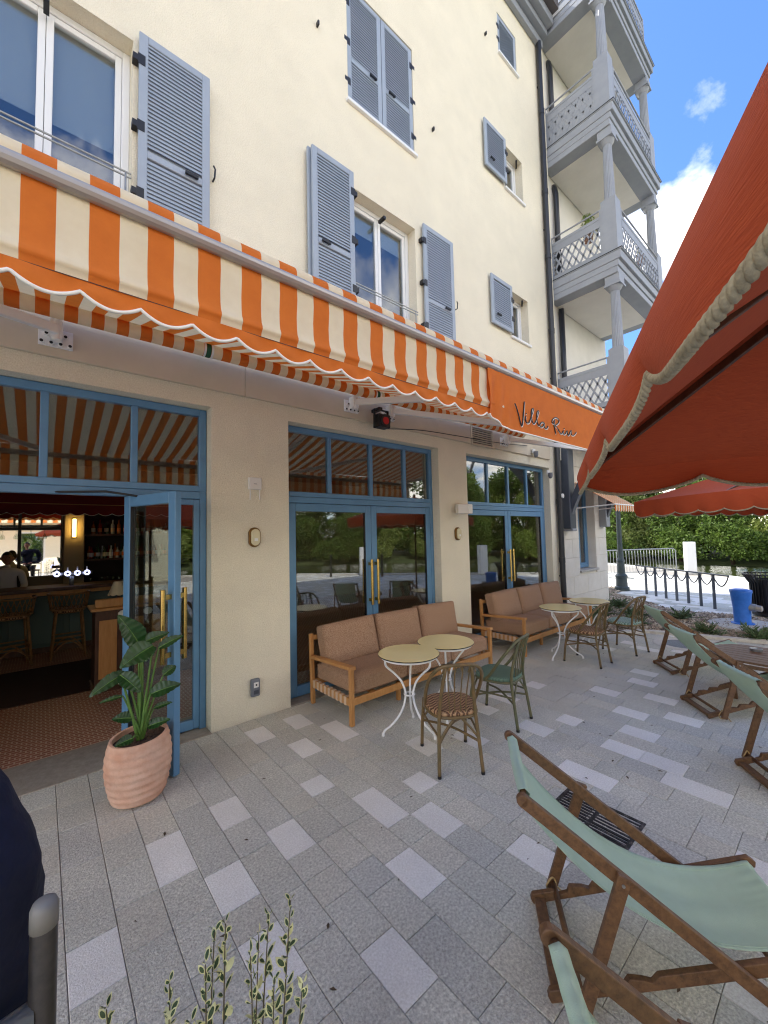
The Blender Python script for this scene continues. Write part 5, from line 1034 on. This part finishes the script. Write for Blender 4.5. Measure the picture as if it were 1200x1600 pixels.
for i, (x, y) in enumerate(((19.95,.25),(14.9,-6.3),(11.4,-10.4),(7.0,-15.2))):
    o = thing('quay_pillar', ('square white mooring pillar beside the crowd barriers','square white mooring pillar on the quay past the litter bin','square white mooring pillar on the quay among the slim black bollards','square white mooring pillar on the quay beside the cream house')[i], 'pillar', (x,y,0), .5, 'white mooring pillars'); MB().bx((-.17,-.17,0),(.17,.17,1.30)).build('shaft', K['pillar'], o, bevel=.02); MB().bx((-.20,-.20,0),(.20,.20,.06)).build('foot', K['concrete'], o)
MB().lathe([(.05,0),(.05,.32),(0,.33)], 10, (17.6,-2.45,0)).build('mooring_post', K['steel'], label='short grey mooring post at the quay edge right of the white pillar', cat='bollard')
bm_ = MB().lathe([(.05,0),(.05,.95),(.035,1.0),(0,1.01)], 12).mesh('bollard', K['black'])
for i, (x, y) in enumerate(((13.2,-8.0),(11.6,-9.3),(10.0,-11.0),(8.6,-12.8))): tag(share(bm_, 'bollard', None, (x,y,0)), 'slim black bollard on the quay behind the terrace', 'bollard', 'slim black bollards along the quay')
# low shrubs in the bed
def tuft(lab, loc, w, h, n, seed):
    R_ = random.Random(seed); mb = MB(); st = MB()
    for i in range(n):
        a, e = R_.uniform(0,6.28), R_.uniform(.15,1.25); d = Vector((math.cos(a)*math.cos(e), math.sin(a)*math.cos(e), math.sin(e)*h/w*1.1)); L = w*R_.uniform(.5,1.0); p0 = Vector((R_.uniform(-.05,.05),R_.uniform(-.05,.05),.01)); p1 = p0+d*L; st.tube([p0, p0.lerp(p1,.5)+Vector((0,0,.02)), p1], [.004,.003,.0012], 4); sd_ = d.cross(Vector((0,0,1))); sd_ = sd_.normalized() if sd_.length > .01 else Vector((1,0,0))
        for k in range(14):
            q_ = p0.lerp(p1, .2+.8*k/14); dr = (sd_*R_.choice((-1,1))*R_.uniform(.4,1)+d.normalized()*R_.uniform(.2,.9)+Vector((0,0,R_.uniform(0,.5)))).normalized(); l = R_.uniform(.04,.075); s2_ = dr.cross(Vector((R_.uniform(-1,1),R_.uniform(-1,1),1))).normalized()*.010; mb.add([q_-s2_, q_+s2_, q_+dr*l+s2_*.3, q_+dr*l-s2_*.3], [(0,1,2,3)])
    o = thing('ground_shrub', lab, 'shrub', loc); st.build('stems', K['stem'], o); mb.build('needles', K['juniper'], o); return o
for i, (x, y, w, lab) in enumerate(((10.05,-1.72,.42,'low dark shrub nearest the bike rack end post'),(9.0,-2.35,.34,'low spreading shrub in the bed behind the middle deck chair'),(9.35,-2.95,.34,'small feathery shrub at the right end of the bed near the standpipe'),(9.02,-3.05,.36,'low spreading shrub on the bed kerb behind the round table'),(8.9,-1.25,.36,'small low shrub in the middle of the stone chips'),(8.3,-.55,.42,'bushy green shrub nearest the white wall base'),(8.75,-.35,.55,'grey green shrub against the white wall behind the last chair'),(9.5,-.45,.50,'bushy shrub at the foot of the white wall corner'),(10.6,-.35,.45,'shrub by the white wall\'s far corner'),(11.9,.6,.45,'dark shrub below the street lamp'),(9.8,-.95,.36,'small shrub amid the stone chips beyond the last chair'),(10.7,-3.35,.30,'small tuft right of the standpipe'))):
    tuft(lab, (x,y,0), w, w*.55, 46 if w > .35 else 34, i)
def pot_plant(lab, loc, w, seed):
    R_ = random.Random(seed); o = thing('balcony_plant', lab, 'plant', loc); mb = MB()
    for i in range(420):
        a, r, z = R_.uniform(0,6.28), w*math.sqrt(R_.random()), R_.uniform(.0,1); c_ = Vector((math.cos(a)*r*(1-.5*z), math.sin(a)*r*(1-.5*z), .1+z*w*1.9)); d1 = Vector((R_.gauss(0,1),R_.gauss(0,1),R_.gauss(0,1))).normalized()*.03; d2 = d1.orthogonal().normalized()*.016; mb.add([c_-d1, c_+d2, c_+d1, c_-d2], [(0,1,2,3)])
    mb.build('foliage', K['leaves'][0], o); MB().lathe([(.08,-.12),(.11,.12),(.095,.12),(.0,.08)], 14).build('pot', K['terracotta'], o)
pot_plant('leafy yellow green plant on the side rail of the middle balcony', (8.95,-.75,8.25), .20, 1); pot_plant('small green plant behind the front rail of the middle balcony', (9.2,-1.15,8.42), .10, 2); pot_plant('thin plant near the far column of the middle balcony', (10.8,-1.2,8.3), .12, 3)
# ================================================================== river banks, trees, the house behind the quay
BANK = [(40,70),(36,28),(33.8,10),(33.4,0),(31.5,-9),(26,-19),(17,-26.5),(5,-32),(-10,-36),(-34,-39)]
mb = MB(); nb = len(BANK); OUT = []
for i, p in enumerate(BANK):
    a, b = Vector((*BANK[max(0,i-1)],0)), Vector((*BANK[min(nb-1,i+1)],0)); d = (b-a).normalized(); nrm = Vector((-d.y,d.x,0)) ; OUT.append(nrm if nrm.x*p[0]+nrm.y*p[1] > 0 else -nrm)
rowz = ((0,-.9),(.4,-.5),(2.2,-.25),(9,.2),(60,1.0))
for i, p in enumerate(BANK):
    for dist, z in rowz: mb.v.append((p[0]+OUT[i].x*dist, p[1]+OUT[i].y*dist, z))
k_ = len(rowz)
for i in range(nb-1):
    for j in range(k_-1): mb.f.append((i*k_+j, i*k_+j+1, (i+1)*k_+j+1, (i+1)*k_+j)); mb.m.append(0)
mb.build('far_bank', K['grass'], kind='structure', smooth=True)
def tree_meshes(seed, H, Wd, lm):
    R_ = np.random.default_rng(seed); rr = random.Random(seed); nl = 20; cl = []
    for i in range(nl):
        h = R_.uniform(.03,.95) if i > 4 else R_.uniform(.03,.22); rad = Wd*(.95-.55*max(0,h-.35)/.65)*R_.uniform(.35,1.0); a = R_.uniform(0,6.28); cl.append((rad*math.cos(a)*.62, rad*math.sin(a)*.62, H*h*.92, Wd*R_.uniform(.26,.46), H*R_.uniform(.09,.17)))
    V = []; F_ = []; per = 640
    for cx, cy, cz, rx, rz in cl:
        d = R_.normal(size=(per,3)); d /= np.linalg.norm(d,axis=1)[:,None]; rad = R_.uniform(.55,1.06,size=per)[:,None]**.6; c = np.array([cx,cy,cz])+d*rad*np.array([rx,rx,rz]); keep = c[:,2] > .05; c = c[keep]; n_ = len(c)
        u = R_.normal(size=(n_,3)); u /= np.linalg.norm(u,axis=1)[:,None]; w = np.cross(u, R_.normal(size=(n_,3))); w /= np.linalg.norm(w,axis=1)[:,None]; s = R_.uniform(.06,.15,size=n_)[:,None]*(H/8); b = len(V)*0
        V.append(np.stack([c-u*s, c+w*s*.55, c+u*s, c-w*s*.55],1).reshape(-1,3))
    V = np.concatenate(V); n_ = len(V)//4; me = bpy.data.meshes.new('crown'); me.vertices.add(len(V)); me.vertices.foreach_set('co', V.ravel()); me.loops.add(n_*4); me.loops.foreach_set('vertex_index', np.arange(n_*4)); me.polygons.add(n_); me.polygons.foreach_set('loop_start', np.arange(0,n_*4,4)); me.update(calc_edges=True); me.materials.append(lm)
    t_ = MB(); t_.tube([(0,0,-.4),(.04,.02,H*.3),(-.03,.05,H*.62),(0,0,H*.85)], [.16*H/8,.12*H/8,.07*H/8,.02], 8)
    for cx, cy, cz, rx, rz in cl[:8]: t_.tube([(0,0,cz*.45),(cx*.5,cy*.5,cz*.75),(cx,cy,cz)], [.05,.035,.012], 5)
    return me, t_.mesh('trunk', K['bark'], True)
TV_ = [tree_meshes(11+i, (8.2,7.2,9.0,6.4,7.6)[i], (2.6,2.9,2.4,2.7,3.0)[i], K['leaves'][(0,1,2,3,1)[i]]) for i in range(5)]
kinds = ['fresh green leafy tree on the far bank','deep green dense tree on the far bank','tall olive green tree on the far bank','pale green bushy tree on the far bank','broad dark green tree on the far bank']
tr_n = 0; segs = []
for i in range(nb-1):
    a, b = Vector((*BANK[i],0)), Vector((*BANK[i+1],0)); L = (b-a).length; k = int(L/(2.5 if i in (1,2,3) else 2.7))
    for j in range(k):
        for rw in range(2):
            R_ = random.Random(i*97+j*5+rw); t_ = (j+R_.uniform(.1,.9))/k; n_ = OUT[i].lerp(OUT[i+1],t_); p = a.lerp(b,t_)+n_*(1.0+rw*3.6+R_.uniform(-.6,.8)); v = R_.randrange(5); br_ = (p.y+4.18)/max(.1,p.x); pl_ = 'beyond the white wall and barriers' if br_ > .28 else 'beyond the lamp and crowd barriers' if br_ > .235 else 'above the white mooring pillar' if br_ > .185 else 'above the blue standpipe' if br_ > .12 else 'above the litter bin' if br_ > .05 else 'across the river from the terrace'
            o = thing('bank_tree', kinds[v].replace(' on the far bank','')+(', front row, ' if rw == 0 else ', second row, ')+pl_, 'tree', (p.x,p.y,-.22+rw*.35), R_.uniform(0,6.28), 'trees along the far bank'); s_ = R_.uniform(.78,1.12)*(1.25 if rw else .92); o.scale = (s_*R_.uniform(.9,1.15),s_*R_.uniform(.9,1.15),s_)
            share(TV_[v][0], 'crown', o); share(TV_[v][1], 'trunk', o); tr_n += 1
hs = thing('quay_house', 'cream house with shutters and a striped awning across the quay behind the terrace', 'building', (-3.5,-17.2,0))
f = walled(MB(), -7.5, 8.0, 0, 9, [(x,x+1.3,z,z+1.9) for x in (-6,-3.2,-.4,2.4,5.2) for z in (.6,3.9,6.6)], -1.6, 1.6); f.build('wall', K['stucco'], hs)
for x in (-6,-3.2,-.4,2.4,5.2):
    for z in (.6,3.9,6.6): w = frame_rect(MB(), x, x+1.3, z, z+1.9, .09, 1.45, 1.52).build('window', K['pvc'], hs); MB().bx((x+.09,1.47,z+.09),(x+1.21,1.49,z+1.81)).build('pane', K['winglass'], w)
MB().prism([(-1.9,9),(1.9,9),(0,11.2)], 0, -7.8, 8.3).build('roof', K['roof'], hs); mb = MB(); mb.grid(lambda u, v: (lerp(-6.5,7,u), 1.62+1.5*v, 3.5-.5*v), 54, 1, mif=lambda i, j: i % 2); mb.build('awning', OC, hs)

# a few dry leaves and bits lying on the paving
lv = MB()
for i in range(70):
    x, y = random.uniform(-.3,7.5), random.uniform(-3.9,-.1); a = random.uniform(0,6.28); l = random.uniform(.008,.022); c_, s_ = math.cos(a)*l, math.sin(a)*l
    lv.add([(x-c_,y-s_,.003),(x+s_*.4,y-c_*.4,.007),(x+c_,y+s_,.004),(x-s_*.4,y+c_*.4,.008)], [(0,1,2,3)])
lv.build('fallen_leaves', mat('dry_leaf', (92,76,56), .9, (60,48,36), nscale=9), quay, kind='stuff')
